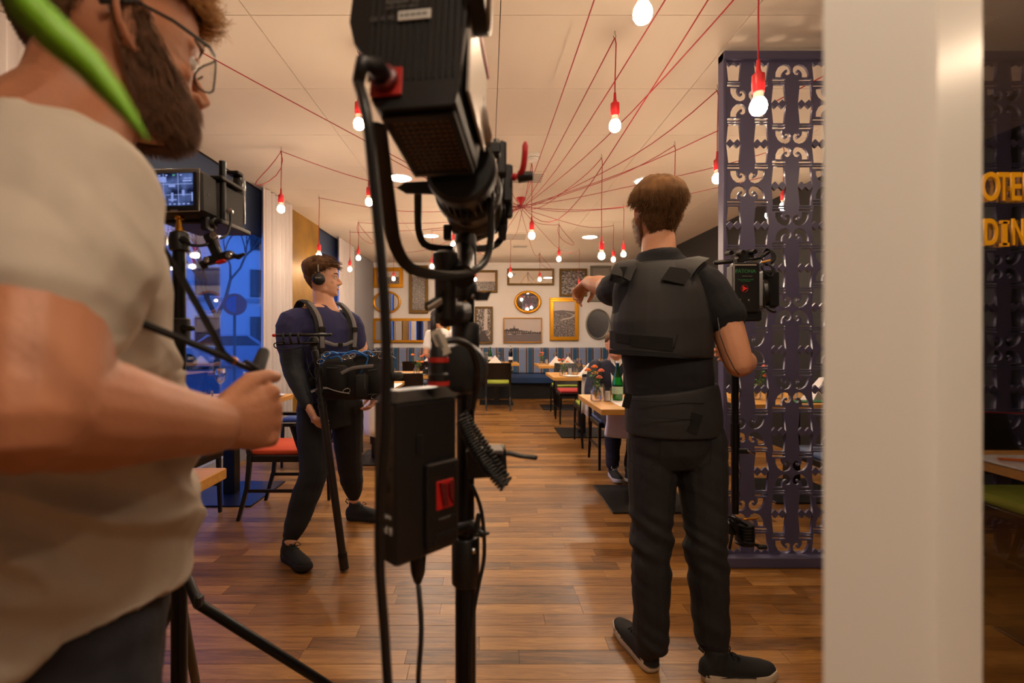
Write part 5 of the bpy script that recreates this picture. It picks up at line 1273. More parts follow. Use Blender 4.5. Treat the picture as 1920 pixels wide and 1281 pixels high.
shR, elR, wrR = P(1338,545,1.80), P(1385,682,1.74), P(1388,668,1.98)
limb(b, [shR, shR.lerp(elR,.45)+Vector((.004,0,0)), elR], [.060,(.058,.062),(.048,.052)])
limb(b, [elR, elR.lerp(wrR,.35)+Vector((.012,0,-.004)), wrR], [(.048,.05),(.050,.047),(.030,.026)])
hand(b, wrR+Vector((0,.01,0)), (-.05,.9,.1), (-1,0,.0), 1, (.7,1.2,.9), (.6,.7), 1.0)
shL, elL, wrL = P(1160,542,1.90), P(1136,538,2.07), P(1103,530,2.24)
limb(b, [shL, shL.lerp(elL,.5), elL], [.058,.052,.047])
limb(b, [elL, elL.lerp(wrL,.4), wrL], [.047,(.047,.044),(.031,.026)])
hand(b, wrL+(wrL-elL).normalized()*.012, (-.26,.80,-.42), (.10,-.45,-.9), -1, [(.15,.25,.2),(.6,.9,.6),(.75,1.0,.7),(.8,1.0,.7)], (.6,.8), 1.0)
hips = [(P(1224,825,1.85),P(1220,1020,1.80),P(1221,1195,1.79)), (P(1312,825,1.84),P(1324,1020,1.78),P(1335,1190,1.77))]
for h_, k_, a_ in hips: limb(b, [h_, h_.lerp(k_,.5), k_, k_.lerp(a_,.4), a_], [.085,.075,.052,.052,.036])
put(fuse(b, .0045, 3), 'body', M_sk1, vm)
def fl1(z, a, r):
    c = abs(a)/math.pi; crown = Vector((.0,-.05,.11)); p = hp(z, a); d = p-crown; d.z -= .10 if z > .05 else .2
    return (d.x+r.uniform(-.02,.02), d.y+r.uniform(-.02,.02), d.z+r.uniform(-.02,.02)) if a*a > 1 or z < .1 else (d.x*.3+.02, .1, .05)
hl = hairline(.07, -.0, -.075)
def hoff(z, a): return .004+.017*max(0, min(1, (z-.0)/.07))
hs_ = vh.shell('hair', M_hair1, vm, hl, hoff, rough=.0035)
vh.strands('hair_strands', M_hair1, vm, hl, hoff, 5200, .026, fl1, .0011, 3, lift=.3, zr=(-.08,.124))
bl = lambda z, a: min((.0-z)/.02, (1.9-abs(a))/.2, (z+.113)/.01)
vh.shell('beard', M_beard, vm, bl, lambda z, a: .009, rough=.002)
vh.strands('beard_strands', M_beard, vm, bl, lambda z, a: .008, 900, .012, lambda z,a,r: (hp(z,a).x, hp(z,a).y*.4, -.06+r.uniform(-.03,.03)), .0008, 4, zr=(-.11,0))
# T-shirt
s_ = MB()
torso(s_, [(P(1260,800,1.84),.178,.13),(P(1258,735,1.83),.165,.122),(P(1248,650,1.82),.170,.125),(P(1241,580,1.82),.190,.130),(P(1238,530,1.82),.178,.105),(P(1236,502,1.82),.125,.085),(P(1235,484,1.815),.085,.072),(P(1234,472,1.815),.070,.068)], yaw)
limb(s_, [P(1275,520,1.82), P(1318,532,1.80), P(1343,572,1.79), P(1355,592,1.785)], [.06,.073,.078,.080])
limb(s_, [P(1200,520,1.84), P(1165,540,1.89), P(1150,545,1.955)], [.06,.070,.068])
put(fuse(s_, .006, 4, wrinkle(.007,(7,7,12),1.)), 't_shirt', M_tsh, vm)
MB().tube([P(1343,596,1.722)+Vector((.003,-.004,0)), P(1350,628,1.695), P(1362,662,1.688), P(1377,692,1.685), P(1386,703,1.70)], .0016, 5).build('arm_cord', M_blk, vm)
# vest: body, shoulder straps, pads, cummerbund, belt
s_ = MB()
torso(s_, [(P(1241,668,1.82),.184,.150),(P(1241,655,1.82),.190,.155),(P(1239,600,1.82),.192,.157),(P(1236,550,1.82),.168,.150),(P(1236,520,1.82),.150,.130),(P(1237,500,1.82),.132,.105),(P(1237,494,1.82),.11,.09)], yaw)
me = fuse(s_, .006, 3, wrinkle(.0025,(4,4,6),2.))
put(me, 'vest_shell', M_vest, vm)
def strap(pts, w, t, nm, m, n_hint=None):
    k = MB(); k.tube(catmull(pts,3), [(w/2, t/2)]*(3*(len(pts)-1)+1), 4, side=n_hint); return k
def bp(u, v, off=0.): return P(u, v, 1.655-off)
def surf(u, v, off=.0):
    """point on the vest's back under picture position u, v"""
    p = P(u, v, 1.82); cx = P(1240, 600, 1.82).x
    dx = max(-.185, min(.185, p.x-cx)); dep = .153*math.sqrt(max(0, 1-(dx/.192)**2)) ; z = p.z
    if v < 560: dep *= 1-.36*((560-v)/66)**1.5
    D = 1.82-dep-off; q = P(u, v, D); return q
def patch(nm, us, vs_, off, t, m):
    k = MB(); nu, nv = 8, 4; A = []
    for l in (off, off+t):
        for j in range(nv+1):
            for i in range(nu+1):
                fu, fv = i/nu, j/nv
                u = (us[0][0]*(1-fu)+us[0][1]*fu)*(1-fv)+(us[1][0]*(1-fu)+us[1][1]*fu)*fv
                v = (vs_[0][0]*(1-fu)+vs_[0][1]*fu)*(1-fv)+(vs_[1][0]*(1-fu)+vs_[1][1]*fu)*fv
                A.append(surf(u, v, l))
    K = nu+1; N = K*(nv+1); fs = []
    for l in (0,1):
        for j in range(nv):
            for i in range(nu): q = l*N+j*K+i; fs.append((q,q+1,q+K+1,q+K))
    for i in range(nu): fs += [(i,i+1,N+i+1,N+i), (nv*K+i,nv*K+i+1,N+nv*K+i+1,N+nv*K+i)]
    for j in range(nv): fs += [(j*K,(j+1)*K,N+(j+1)*K,N+j*K), (j*K+nu,(j+1)*K+nu,N+(j+1)*K+nu,N+j*K+nu)]
    k.add(A, fs); return k.build(nm, m, vm, smooth=35)
patch('cummerbund', ((1143,1328),(1143,1332)), ((620,640),(654,668)), .003, .007, M_vest)
patch('binding', ((1142,1332),(1142,1334)), ((655,668),(663,676)), .002, .009, M_tsh)
patch('velcro_panel', ((1150,1180),(1150,1180)), ((624,628),(641,645)), .010, .003, M_velc)
patch('velcro_strip', ((1182,1262),(1182,1262)), ((627,634),(650,660)), .010, .002, M_velc)
patch('strap_pad', ((1240,1284),(1256,1300)), ((524,534),(500,506)), .012, .014, M_velc)
patch('strap_pad', ((1142,1164),(1150,1176)), ((526,534),(502,500)), .012, .014, M_velc)
for pts in ([P(1272,515,1.70), P(1290,494,1.72), P(1310,484,1.80), P(1300,490,1.90)], [P(1163,520,1.72), P(1172,500,1.745), P(1186,490,1.81), P(1190,500,1.90)]):
    strap(pts, .075, .016, '', None, (1,0,0)).build('shoulder_strap', M_vest, vm, smooth=35)
MB().tube(catmull([surf(1262,655,.006),surf(1278,600,.006),surf(1292,545,.008),surf(1306,510,.02),P(1322,492,1.75)],3), .0045, 6).build('piping', M_tsh, vm, smooth=True)
s_ = MB(); torso(s_, [(P(1262,812,1.84),.182,.142),(P(1262,780,1.84),.186,.145),(P(1260,745,1.835),.180,.140),(P(1258,728,1.835),.176,.136)], yaw)
put(fuse(s_, .006, 3, wrinkle(.002,(4,4,8),5.)), 'back_belt', M_vest, vm)
for (u0,v0,u1,v1,nm,m_) in ((1168,738,1184,765,'belt_flap',M_velc),(1290,775,1312,812,'belt_strap',M_velc)):
    MB().bbox(P((u0+u1)/2,(v0+v1)/2,1.698 if u0 > 1200 else 1.745), ((u1-u0)/500,.008,(v1-v0)/500), .002, rotm(0,.3,.4 if u0 < 1200 else -.1)).build(nm, m_, vm)
for v_ in (752, 783): MB().tube([P(1180,v_-2,1.735), P(1215,v_,1.694), P(1262,v_+2,1.684), P(1320,v_+4,1.70)], .0016, 5).build('belt_seam', M_tsh, vm)
# jeans
s_ = MB()
torso(s_, [(P(1266,870,1.84),.150,.10),(P(1265,840,1.84),.172,.125),(P(1263,800,1.84),.178,.132),(P(1260,765,1.84),.168,.125)], yaw)
for i, (h_, k_, a_) in enumerate(hips):
    e = a_+(a_-k_).normalized()*.012
    limb(s_, [h_, h_.lerp(k_,.35), h_.lerp(k_,.75), k_, k_.lerp(e,.35), k_.lerp(e,.7), e], [(.096,.105),(.092,.098),(.078,.082),(.072,.076),(.072,.074),(.066,.070),(.062,.066)])
def jw(co, n):
    k = max(0, 1-abs(co.z-.47)/.16)+.6*max(0, 1-co.z/.30)+.25; return (.015*k)*(noise.noise(Vector((co.x*5+3, co.y*5, co.z*26+co.x*14)))+.25*noise.noise(co*22))
put(fuse(s_, .0055, 2, jw), 'jeans', M_jean, vm)
for sx, u in ((0,1210),(1,1305)):
    c = P(u, 850, 1.715); MB().tube([c+Vector((-.055,.008,.05)), c+Vector((.055,0,.05)), c+Vector((.052,0,-.03)), c+Vector((0,-.004,-.055)), c+Vector((-.052,.008,-.03))], .0015, 5, closed=True).build('pocket_seam', M_velc, vm)
shoe(vm, P(1226,1240,1.77), (-.22,1,0), .285, M_shoe, M_sole, M_lace)
shoe(vm, Vector((P(1314,1250,1.745).x,1.735,0)), (1,.05,0), .275, M_shoe, M_sole, M_lace)

# rig held by the vested man
rg = thing('camera_rig', 'camera rig on a black pole with battery, held beside the vested man and the screen', 'camera', P(1378,700,2.03))
rx = P(1378,700,2.03).x
MB().cyl((rx,2.03,.50), (rx,2.03,1.26), .015, n=16).build('pole', M_blk2, rg, smooth=40)
MB().cyl((rx,2.03,.78), (rx,2.03,.88), .019, n=16).build('pole_sleeve', M_blk2, rg, smooth=40)
MB().bbox((rx+.03,2.02,.765), (.05,.02,.02), .003).build('bracket', M_blk, rg); MB().tube([(rx+.04,2.0,.77),(rx+.065,2.0,.758)], .005, 6, rnd=True).build('silver_lever', M_chrome, rg, smooth=True)
for k in range(7): MB().lathe([(.036,0),(.038,.002),(.038,.009),(.036,.011)], P(1396,1020,2.02)+Vector((0,0,k*.0125)), n=24).build('weight_disc', M_blk2, rg, smooth=40)
MB().bbox(P(1376,985,2.05), (.045,.05,.07), .008, rotm(.1,.4,0)).build('gimbal_block', M_blk, rg)
MB().lathe([(.026,-.01),(.028,-.006),(.028,.006),(.026,.01)], P(1372,990,2.0), axis=(.2,-1,.1), n=20).build('gimbal_ring', M_blk, rg, smooth=40)
for a_, b_ in (((1368,975),(1392,1018)),((1366,968),(1400,985)),((1372,1005),(1368,1028)),((1385,1015),(1430,1025))): MB().tube([P(*a_,1.99), P(*b_,1.98)], .006, 8, rnd=True).build('link', M_blk2, rg, smooth=True)
MB().tube([P(1395,974,1.96), P(1418,972,1.96)], .0045, 6, rnd=True).build('brass_plug', MATS['brass'], rg, smooth=True)
MB().tube([P(1424,1026,1.98), P(1434,1026,1.98)], .010, 10, rnd=True).build('end_knob', M_blk, rg, smooth=True)
bt = MB().bbox(P(1396,540,2.05), (.105,.05,.212), .005).build('battery', M_box, rg)
MB().bbox(P(1396,497,2.02), (.10,.003,.006), .001).build('battery_edge', M_side, bt)
FM = lambda u, v: basis(P(u,v,2.0225), (1,0,0), (0,0,1))
text_obj('PATONA', .0215, FM(1398,509), mat('green print', (60,150,60), .5), bt, 'maker_name', .0004)
text_obj('PREMIUM SERIES', .006, FM(1401,518), M_lab2, bt, 'printed_line', .0003)
text_obj('THE ULTIMATE POWER\nFOR CAMERAS', .0065, FM(1398,526), MATS['green print'], bt, 'printed_line', .0003)
MB().tube([P(1396+6.5*math.cos(k*.39),541-6.5*math.sin(k*.39),2.0225) for k in range(16)], .0009, 5, closed=True).build('logo_ring', M_redp, bt)
MB().prism([(-.008,-.011),(.013,0),(-.008,.011)], FM(1396,541), .001).build('logo_triangle', mat('bright red print', (210,40,36), .5), bt)
text_obj('CE', .013, FM(1386,563), M_lab, bt, 'ce_mark', .0003); text_obj('X', .011, FM(1404,563), M_lab, bt, 'bin_mark', .0003)
MB().bbox(P(1370,535,2.07), (.012,.05,.16), .003).build('side_vents', mat('grey vented side', (90,86,82), .5), bt)
MB().bbox(P(1392,482,2.08), (.075,.05,.045), .004, rotm(0,-.28,0)).build('transmitter', M_blk, rg); text_obj('SDI', .012, basis(P(1381,484,2.053), (1,0,.28), (0,0,1)), M_lab, rg, 'printed_mark', .0003)
MB().bbox(P(1428,545,2.12), (.07,.16,.16), .010).build('camera_body', M_blk, rg)
MB().lathe([(.052,-.01),(.056,-.006),(.056,.006),(.052,.01)], P(1437,548,2.05), axis=(.9,-.5,.1), n=28).build('follow_wheel', M_blk, rg, smooth=40)
MB().bbox(P(1400,592,2.08), (.09,.08,.05), .006).build('base_plate', M_blk, rg)
for k in range(3): MB().cyl(P(1362+k*22,476-k*1,2.06), P(1372+k*22,474-k*1,2.02), .010, n=12).build('rod_knob', M_blk2, rg, smooth=40)
MB().tube([P(1342,493,2.08), P(1370,490,2.06)], .010, 10, rnd=True).build('side_arm', M_blk, rg, smooth=True)
MB().tube(catmull([P(1405,486,2.05), P(1425,484,2.05), P(1446,470,2.05)],3), .006, 8).build('top_arm', M_blk, rg, smooth=True)
for k in range(4):
    MB().tube([P(1438+(9+k*1.5)*math.cos(j*.524)+k, 482-(16-k)*math.sin(j*.524), 2.02+.006*k) for j in range(12)], .0028, 6, closed=True).build('cable_loop', M_blk, rg, smooth=True)
    MB().tube([P(1440+(10+k)*math.cos(j*.524+.4), 507-(12-k)*math.sin(j*.524)-k, 2.0+.006*k) for j in range(12)], .0028, 6, closed=True).build('cable_loop', M_blk, rg, smooth=True)
MB().tube([P(1428,492,1.99), P(1444,488,1.99)], .004, 6).build('yellow_tie', mat('ochre tie', (196,140,40), .6), rg)
MB().tube(catmull([P(1436,570,2.05), P(1442,580,2.03), P(1452,584,2.02)],3), .008, 8, rnd=True).build('lens_lever', M_blk, rg, smooth=True)

# ================================================================ MAN WITH HEADPHONES
M_navy = mat('navy T-shirt', (44,46,92), .85, bump=.15, bscale=400); M_slv = mat('black compression sleeve', (30,38,50), .6, bump=.05); M_pant = mat('black joggers', (16,17,22), .85, bump=.15, bscale=200)
M_web = mat('grey webbing', (120,118,122), .8, bump=.4, bscale=300); M_bag = mat('black cordura', (20,20,22), .75, bump=.2, bscale=400); M_bcd = mat('bright blue cord', (30,120,220), .5)
hm = person((P(612,780,2.93).x, 2.93, 0), 'man in headphones, navy T-shirt and harness, seen from the front looking right')
hh = Head(P(604,523,2.91), 14, .98, pitch=2)
b = MB(); hh.addto(b)
limb(b, [P(604,548,2.92), P(607,566,2.92), P(609,585,2.92)], [(.055,.058),(.062,.062),(.09,.08)])
y2 = -35
torso(b, [(P(622,775,2.93),.15,.11),(P(620,745,2.93),.165,.12),(P(612,700,2.92),.145,.11),(P(606,655,2.91),.165,.125),(P(603,615,2.90),.185,.125),(P(605,590,2.91),.15,.09),(P(607,578,2.92),.08,.06)], y2)
sR, eR, wR = P(546,608,2.75), P(550,690,2.72), P(576,758,2.66)
limb(b, [sR, sR.lerp(eR,.5), eR], [.066,.064,.050]); limb(b, [eR, eR.lerp(wR,.35), wR], [.050,.050,(.030,.025)])
hand(b, wR+(wR-eR).normalized()*.012, (.42,-.05,-.78), (.85,.5,-.1), -1, [(.2,.5,.4),(.3,.7,.5),(.4,.8,.6),(.5,.9,.6)], (.5,.6), 1.05)
sL, eL, wL = P(656,606,3.06), P(684,680,3.12), P(704,733,3.0)
limb(b, [sL, sL.lerp(eL,.5), eL], [.064,.058,.048]); limb(b, [eL, eL.lerp(wL,.4), wL], [.048,.046,(.030,.025)])
hand(b, wL, (-.15,-.2,-.9), (-.8,-.5,0), 1, (.5,.7,.5), (.5,.6), 1.0)
legs = [(P(590,770,2.88),P(588,885,2.74),P(545,1012,2.655)), (P(650,765,2.99),P(655,862,3.12),P(664,935,3.25))]
for h_, k_, a_ in legs: limb(b, [h_, h_.lerp(k_,.5), k_, k_.lerp(a_,.4), a_], [.085,.075,.052,.052,.036])
put(fuse(b, .005, 2), 'body', M_sk2, hm); hh.eyes(hm)
MB().tube([hh.w((-.012,.092,-.066)), hh.w((0,.0955,-.065)), hh.w((.012,.092,-.066))], .0035, 6, rnd=True).build('lips', M_lip, hm, smooth=True)
for q in (-1,1): MB().tube([hh.w((q*.016,.092,.024)), hh.w((q*.032,.091,.030)), hh.w((q*.048,.074,.026))], .0032, 6, rnd=True).build('eyebrow', M_hair2, hm, smooth=True)
hl2 = hairline(.066, .005, -.055)
ho2 = lambda z, a: .003+.017*max(0, min(1, (z-.03)/.05))
hh.shell('hair', M_hair2, hm, hl2, ho2, rough=.002); hh.strands('hair_strands', M_hair2, hm, hl2, ho2, 2200, .028, lambda z,a,r: ((hp(z,a).x*.5), .05+.05*(z>.07), .03 if z > .08 else -.05), .0014, 5, lift=.35, zr=(-.06,.124))
s_ = MB()
torso(s_, [(P(618,745,2.93),.172,.135),(P(612,705,2.92),.160,.128),(P(606,655,2.91),.180,.140),(P(603,618,2.90),.198,.140),(P(605,595,2.91),.17,.11),(P(607,580,2.92),.095,.078),(P(608,571,2.92),.072,.068)], y2)
limb(s_, [P(580,600,2.83), P(546,606,2.75), P(544,634,2.74), P(545,652,2.735)], [.07,.078,.074,.072]); limb(s_, [P(630,600,2.98), P(656,606,3.06), P(668,645,3.09)], [.06,.074,.068])
put(fuse(s_, .006, 4, wrinkle(.006,(6,6,12),9.)), 't_shirt', M_navy, hm)
s_ = MB(); limb(s_, [P(545,645,2.735), eR, eR.lerp(wR,.4), wR], [.070,.060,.056,.034]); put(fuse(s_, .005, 3, wrinkle(.003,(10,10,24),3.)), 'arm_sleeve', M_slv, hm)
s_ = MB(); limb(s_, [P(667,640,3.09), eL, eL.lerp(wL,.4), wL], [.064,.055,.050,.034]); put(fuse(s_, .006, 3, wrinkle(.003,(10,10,24),4.)), 'arm_sleeve', M_slv, hm)
s_ = MB()
torso(s_, [(P(622,800,2.93),.14,.11),(P(620,775,2.93),.172,.128),(P(618,735,2.93),.170,.13)], y2)
for h_, k_, a_ in legs: e = a_; limb(s_, [h_, h_.lerp(k_,.5), k_, k_.lerp(e,.35), k_.lerp(e,.78), e], [(.105,.105),.096,.080,.078,(.062,.062),(.040,.040)])
put(fuse(s_, .006, 3, lambda co, n: .010*(noise.noise(Vector((co.x*6,co.y*6,co.z*16)))*(.4+max(0,1-co.z/.5)))), 'joggers', M_pant, hm)
M_sole2 = mat('black rubber sole', (24,22,22), .7)
shoe(hm, Vector((P(530,1045,2.68).x,2.70,0)), (.72,-.62,0), .275, M_shoe, M_sole2, M_lace); shoe(hm, Vector((P(652,960,3.28).x,3.27,0)), (1,-.12,0), .275, M_shoe, M_sole2, M_lace)
# headphones worn on the head
hpn = thing('headphones', 'black closed headphones worn by the man in the navy T-shirt', 'headphones', hh.w((0,0,0)))
MB().tube([hh.w((-.092*math.cos(k*math.pi/14)*1.0, -.012, -.006+.152*math.sin(k*math.pi/14))) for k in range(15)], [(.011,.004)]*15, 6, side=hh.R@Vector((0,1,0))).build('headband', M_blk, hpn, smooth=50)
for q in (-1,1):
    axq = hh.R@Vector((q,0,0)); MB().lathe([(.030,-.016),(.036,-.014),(.036,.002),(.032,.010),(.022,.014),(.001,.015)], hh.w((q*.094,-.012,-.012)), axis=axq, n=24).build('ear_cup', M_blk, hpn, smooth=40)
    MB().tube([hh.w((q*.100,-.012,.03)), hh.w((q*.098,-.012,.075))], .004, 6).build('slider', M_side, hpn)
text_obj('SONY', .013, basis(hh.w((.1102,-.012,-.006)), hh.R@Vector((0,1,0)), (0,0,1)), M_lab, hpn, 'maker_name', .0004)
# earcup visible is on the wearer's right side
text_obj('SONY', .013, basis(hh.w((-.1102,-.012,-.004)) , hh.R@Vector((0,-1,0))*-1, (0,0,1)), M_lab, hpn, 'maker_name', .0004)
MB().box(hh.w((-.1095,-.012,-.026)), (.002,.026,.006), hh.R).build('blue_print', M_bcd, hpn); MB().box(hh.w((-.098,-.012,.088)), (.003,.018,.006), hh.R).build('red_mark', M_redp, hpn)
# harness
F2 = Vector((math.cos(math.radians(y2)), math.sin(math.radians(y2)), 0)); R2 = Vector((math.sin(math.radians(y2)), -math.cos(math.radians(y2)), 0)); cc = P(603,615,2.90)
def T(x, y, z): return Vector((cc.x, cc.y, 0))+R2*x+F2*y+Vector((0,0,z))
hn = thing('harness', 'grey and black shoulder harness with buckles over the navy T-shirt', 'harness', T(0,.15,1.1))
zc = cc.z
for q in (-1,1):
    pts = [T(q*.10,-.10,zc+.10), T(q*.115,-.03,zc+.155), T(q*.118,.05,zc+.135), T(q*.118,.125,zc+.06), T(q*.118,.152,zc-.03), T(q*.11,.150,zc-.15), T(q*.10,.145,zc-.26)]
    MB().tube(catmull(pts,3), [(.030,.010)]*19, 6, side=R2).build('padded_strap', M_bag, hn, smooth=50)
    pts = [p+F2*.012+Vector((0,0,.004)) for p in pts[1:]]; MB().tube(catmull(pts,3), [(.014,.003)]*16, 4, side=R2).build('webbing', M_web, hn)
    MB().tube([T(q*.10,.165,zc-.08), T(q*.04,.172,zc-.10), T(0,.174,zc-.10)], [(.010,.003)]*3, 4, side=(0,0,1)).build('chest_strap', M_web, hn)
    for dz in (-.01,-.13,-.20): MB().bbox(T(q*.115,.168,zc+dz), (.040,.012,.030), .004, Matrix((R2,F2,Vector((0,0,1)))).transposed()).build('buckle', M_dkmet, hn)
MB().bbox(T(0,.178,zc-.10), (.03,.012,.022), .003, Matrix((R2,F2,Vector((0,0,1)))).transposed()).build('clip', M_dkmet, hn)
MB().tube([T(.17*math.cos(a*.35)*1.0, .145*math.sin(a*.35), zc-.31) for a in range(18)], [(.024,.008)]*18, 6, closed=True, side=(0,0,1)).build('waist_belt', M_bag, hn, smooth=50)
# bag on the front
bg_ = thing('sound_bag', 'black audio mixer bag with pockets and blue cords hanging in front of the headphone man', 'bag', P(660,745,2.7))
RB = rotm(0,0,math.radians(-20))
def bagbox(u, v, D, sz, nm, m, bev=.02, R=RB): return MB().bbox(P(u,v,D), sz, bev, R).build(nm, m, bg_, smooth=50)
bagbox(645,708,2.72,(.30,.16,.235),'main_body',M_bag,.03); bagbox(700,704,2.66,(.21,.15,.26),'side_body',M_bag,.03)
bagbox(632,712,2.62,(.125,.05,.16),'front_pocket',M_bag,.02); bagbox(705,716,2.575,(.16,.05,.19),'front_pocket',M_bag,.022); bagbox(679,724,2.56,(.07,.04,.13),'small_pocket',M_bag,.015)
bagbox(742,705,2.66,(.05,.10,.04),'grip',M_bag,.015)
M_zip = mat('zip tape', (64,64,66), .5)
for (u0,v0,u1,v1,D) in ((690,695,728,690,2.545),(613,690,650,690,2.59),(684,700,684,730,2.53),(690,740,730,738,2.545)): MB().tube([P(u0,v0,D),P(u1,v1,D)], .003, 5).build('zip', M_zip, bg_)
MB().bbox(P(722,691,2.535), (.035,.004,.012), .001, RB).build('name_patch', M_lab2, bg_)
MB().tube(catmull([P(600,686,2.58), P(618,665,2.60), P(640,663,2.62), P(672,664,2.6), P(690,668,2.58)],3), .008, 8).build('blue_rim', mat('blue bag rim', (24,84,168), .5), bg_, smooth=True)
for i, pts in enumerate(([(598,682),(606,668),(622,660),(634,664)],[(640,668),(664,658),(690,672),(676,700)],[(676,664),(690,658),(706,670),(718,668)],[(604,664),(618,672),(634,668),(642,678)])):
    MB().tube(catmull([P(u,v,2.57+.01*i) for u,v in pts],3), .0042, 6).build('blue_cord', M_bcd, bg_, smooth=True)
for i, (u,v) in enumerate(((601,678),(612,664),(648,670),(660,668),(700,664),(716,668),(728,663),(650,733),(703,744))):
    MB().tube([P(u+7*math.cos(j*.628),v-4.5*math.sin(j*.628+.3),2.55+.004*(j%3)) for j in range(10)], .0025, 5, closed=True).build('carabiner', M_chrome, bg_, smooth=True)
for pts in ([(612,727),(632,734),(655,738)],[(640,700),(662,690),(700,686)],[(700,660),(720,660),(742,672)]):
    MB().tube(catmull([P(u,v,2.55) for u,v in pts],3), [(.009,.003)]*7, 4).build('webbing', M_web, bg_)
for k in range(5): MB().tube(catmull([P(684+10*k,672,2.6), P(690+10*k,655+2*(k%2),2.62), P(700+9*k,662,2.6), P(706+8*k,676,2.58)],3), .003, 5).build('audio_cable', M_blk, bg_, smooth=True)
# boom pole with shock mounted bar
bm = thing('boom_pole', 'black boom pole standing on the floor under the headphone man\'s right hand', 'boom pole', P(646,1064,2.55))
T0, T1 = P(588,640,2.60), Vector((P(646,1062,2.55).x,2.55,.012))
def BL(f): return T0.lerp(T1, f)
for f0, f1, r in ((0,.12,.012),(.12,.25,.016),(.25,.93,.0205),(.93,1.,.024)): MB().cyl(BL(f0), BL(f1), r, n=14).build('pole_section', mat('brown black tube', (34,28,26), .35), bm, smooth=40)
for f in (.08,.13,.18,.215,.25,.28,.93): MB().cyl(BL(f), BL(f+.018), .0245 if f > .2 else .019, n=14).build('collar', M_blk, bm, smooth=40)
MB().ball(BL(.0), (.03,.025,.03), 12, 8).build('swivel', M_blk, bm, smooth=True)
MB().tube([P(517,629,2.56), P(565,628,2.57), P(622,628,2.58)], .008, 8).build('mic_bar', M_blk, bm, smooth=True)
MB().tube([P(513,629,2.56), P(517,629,2.56)], .0085, 8, rnd=True).build('red_tip', M_red, bm, smooth=True)
MB().tube([P(520,646,2.56), P(598,642,2.58)], [(.009,.006)]*2, 6).build('mount_rail', M_blk, bm)
for u in (532,545,560): MB().tube([P(u,624,2.56), P(u-2,633,2.55), P(u+1,646,2.56)], .006, 6).build('shock_mount', M_blk, bm, smooth=True)
for i, pts in enumerate(([(535,640),(515,644),(518,653),(545,655),(580,648)],[(575,700),(588,676),(600,690),(592,722)],[(588,655),(598,680),(606,700),(600,730)],[(596,640),(575,662),(582,700),(596,715)])):
    MB().tube(catmull([P(u,v,2.55+.015*i) for u,v in pts],3), .0035, 6).build('cable', M_blk, bm, smooth=True)
MB().bbox(P(592,668,2.57), (.035,.03,.07), .008, rotm(0,-.2,0)).build('receiver', M_blk, bm)
MB().tube([P(583,735,2.58), P(600,728,2.6), P(615,727,2.62)], [(.010,.004)]*3, 4).build('tie_strap', M_web, bm)

# ================================================================ SEATED MAN, STANDING WOMAN
M_jack = mat('navy wool jacket', (28,32,50), .8, bump=.2, bscale=200); M_shirt = mat('white shirt', (228,222,212), .75)
sm_ = person((1.24, 4.66, 0), 'seated man in a navy jacket and open white shirt, mostly behind the vested man')
sh_ = Head(P(1153,648,4.55), -97, .98)
b = MB(); sh_.addto(b); cx = P(1153,700,4.6).x
limb(b, [(cx,4.58,1.10),(cx,4.62,1.0)], [.058,.07])
torso(b, [((cx,4.70,.50),.17,.12),((cx,4.70,.65),.15,.12),((cx,4.66,.85),.17,.12),((cx,4.63,.96),.15,.09),((cx,4.62,1.0),.08,.06)], -90)
pr = []
for q, (ex, ey, ez), (wx, wy, wz) in ((-1,(-.25,4.50,.72),(-.12,4.32,.66)),(1,(.25,4.48,.74),(.12,4.28,.78))):
    s0 = Vector((cx+q*.18,4.63,.95)); e0 = Vector((cx+ex,ey,ez)); w0 = Vector((cx+wx,wy,wz)); pr.append((s0,e0,w0))
    limb(b, [s0, s0.lerp(e0,.5), e0], [.055,.05,.045]); limb(b, [e0, e0.lerp(w0,.4), w0], [.045,.044,.03]); hand(b, w0, (w0-e0), (0,0,-1), q, (.4,.6,.4), (.4,.5))
    h0 = Vector((cx+q*.09,4.66,.52)); k0 = Vector((cx+q*.11,4.26,.50)); a0 = Vector((cx+q*.08-.04,4.24,.10)); limb(b, [h0, k0], [.08,.062]); limb(b, [k0, a0], [.055,.04])
put(fuse(b, .008, 2), 'body', M_sk3, sm_); sh_.eyes(sm_)
MB().tube([sh_.w((-.014,.091,-.066)), sh_.w((0,.0965,-.065)), sh_.w((.014,.091,-.066))], .004, 6, rnd=True).build('lips', M_lip, sm_, smooth=True)
sh_.shell('hair', M_hair2, sm_, hairline(.06,.0,-.06), lambda z,a: .014, rough=.003)
s_ = MB(); torso(s_, [((cx,4.70,.48),.18,.135),((cx,4.70,.65),.175,.14),((cx,4.66,.85),.195,.14),((cx,4.63,.96),.175,.11),((cx,4.62,1.02),.09,.075)], -90)
for s0, e0, w0 in pr: limb(s_, [s0, s0.lerp(e0,.5), e0, e0.lerp(w0,.5), w0.lerp(e0,.12)], [.07,.065,.058,.052,.040])
put(fuse(s_, .008, 3, wrinkle(.007,(6,6,12),12.)), 'jacket', M_jack, sm_)
MB().prism([(-.028,.0),(.028,.0),(.050,.12),(.062,.30),(.035,.40),(.0,.385),(-.035,.40),(-.062,.30),(-.050,.12)], basis((cx,4.495,.655), (1,0,0), (0,.17,.98)), .010).build('shirt_front', M_shirt, sm_)
for q in (-1,1): MB().prism([(0,0),(q*.045,.055),(q*.055,.10),(q*.02,.07)][::q], basis((cx+q*.01,4.515,.95), (1,0,0), (0,.3,.95)), .008).build('collar', M_shirt, sm_)
s_ = MB()
for q in (-1,1): h0 = Vector((cx+q*.09,4.66,.53)); k0 = Vector((cx+q*.11,4.24,.51)); a0 = Vector((cx+q*.08-.04,4.23,.12)); limb(s_, [h0, k0], [.095,.078]); limb(s_, [k0, k0.lerp(a0,.5), a0], [.076,.068,.055])
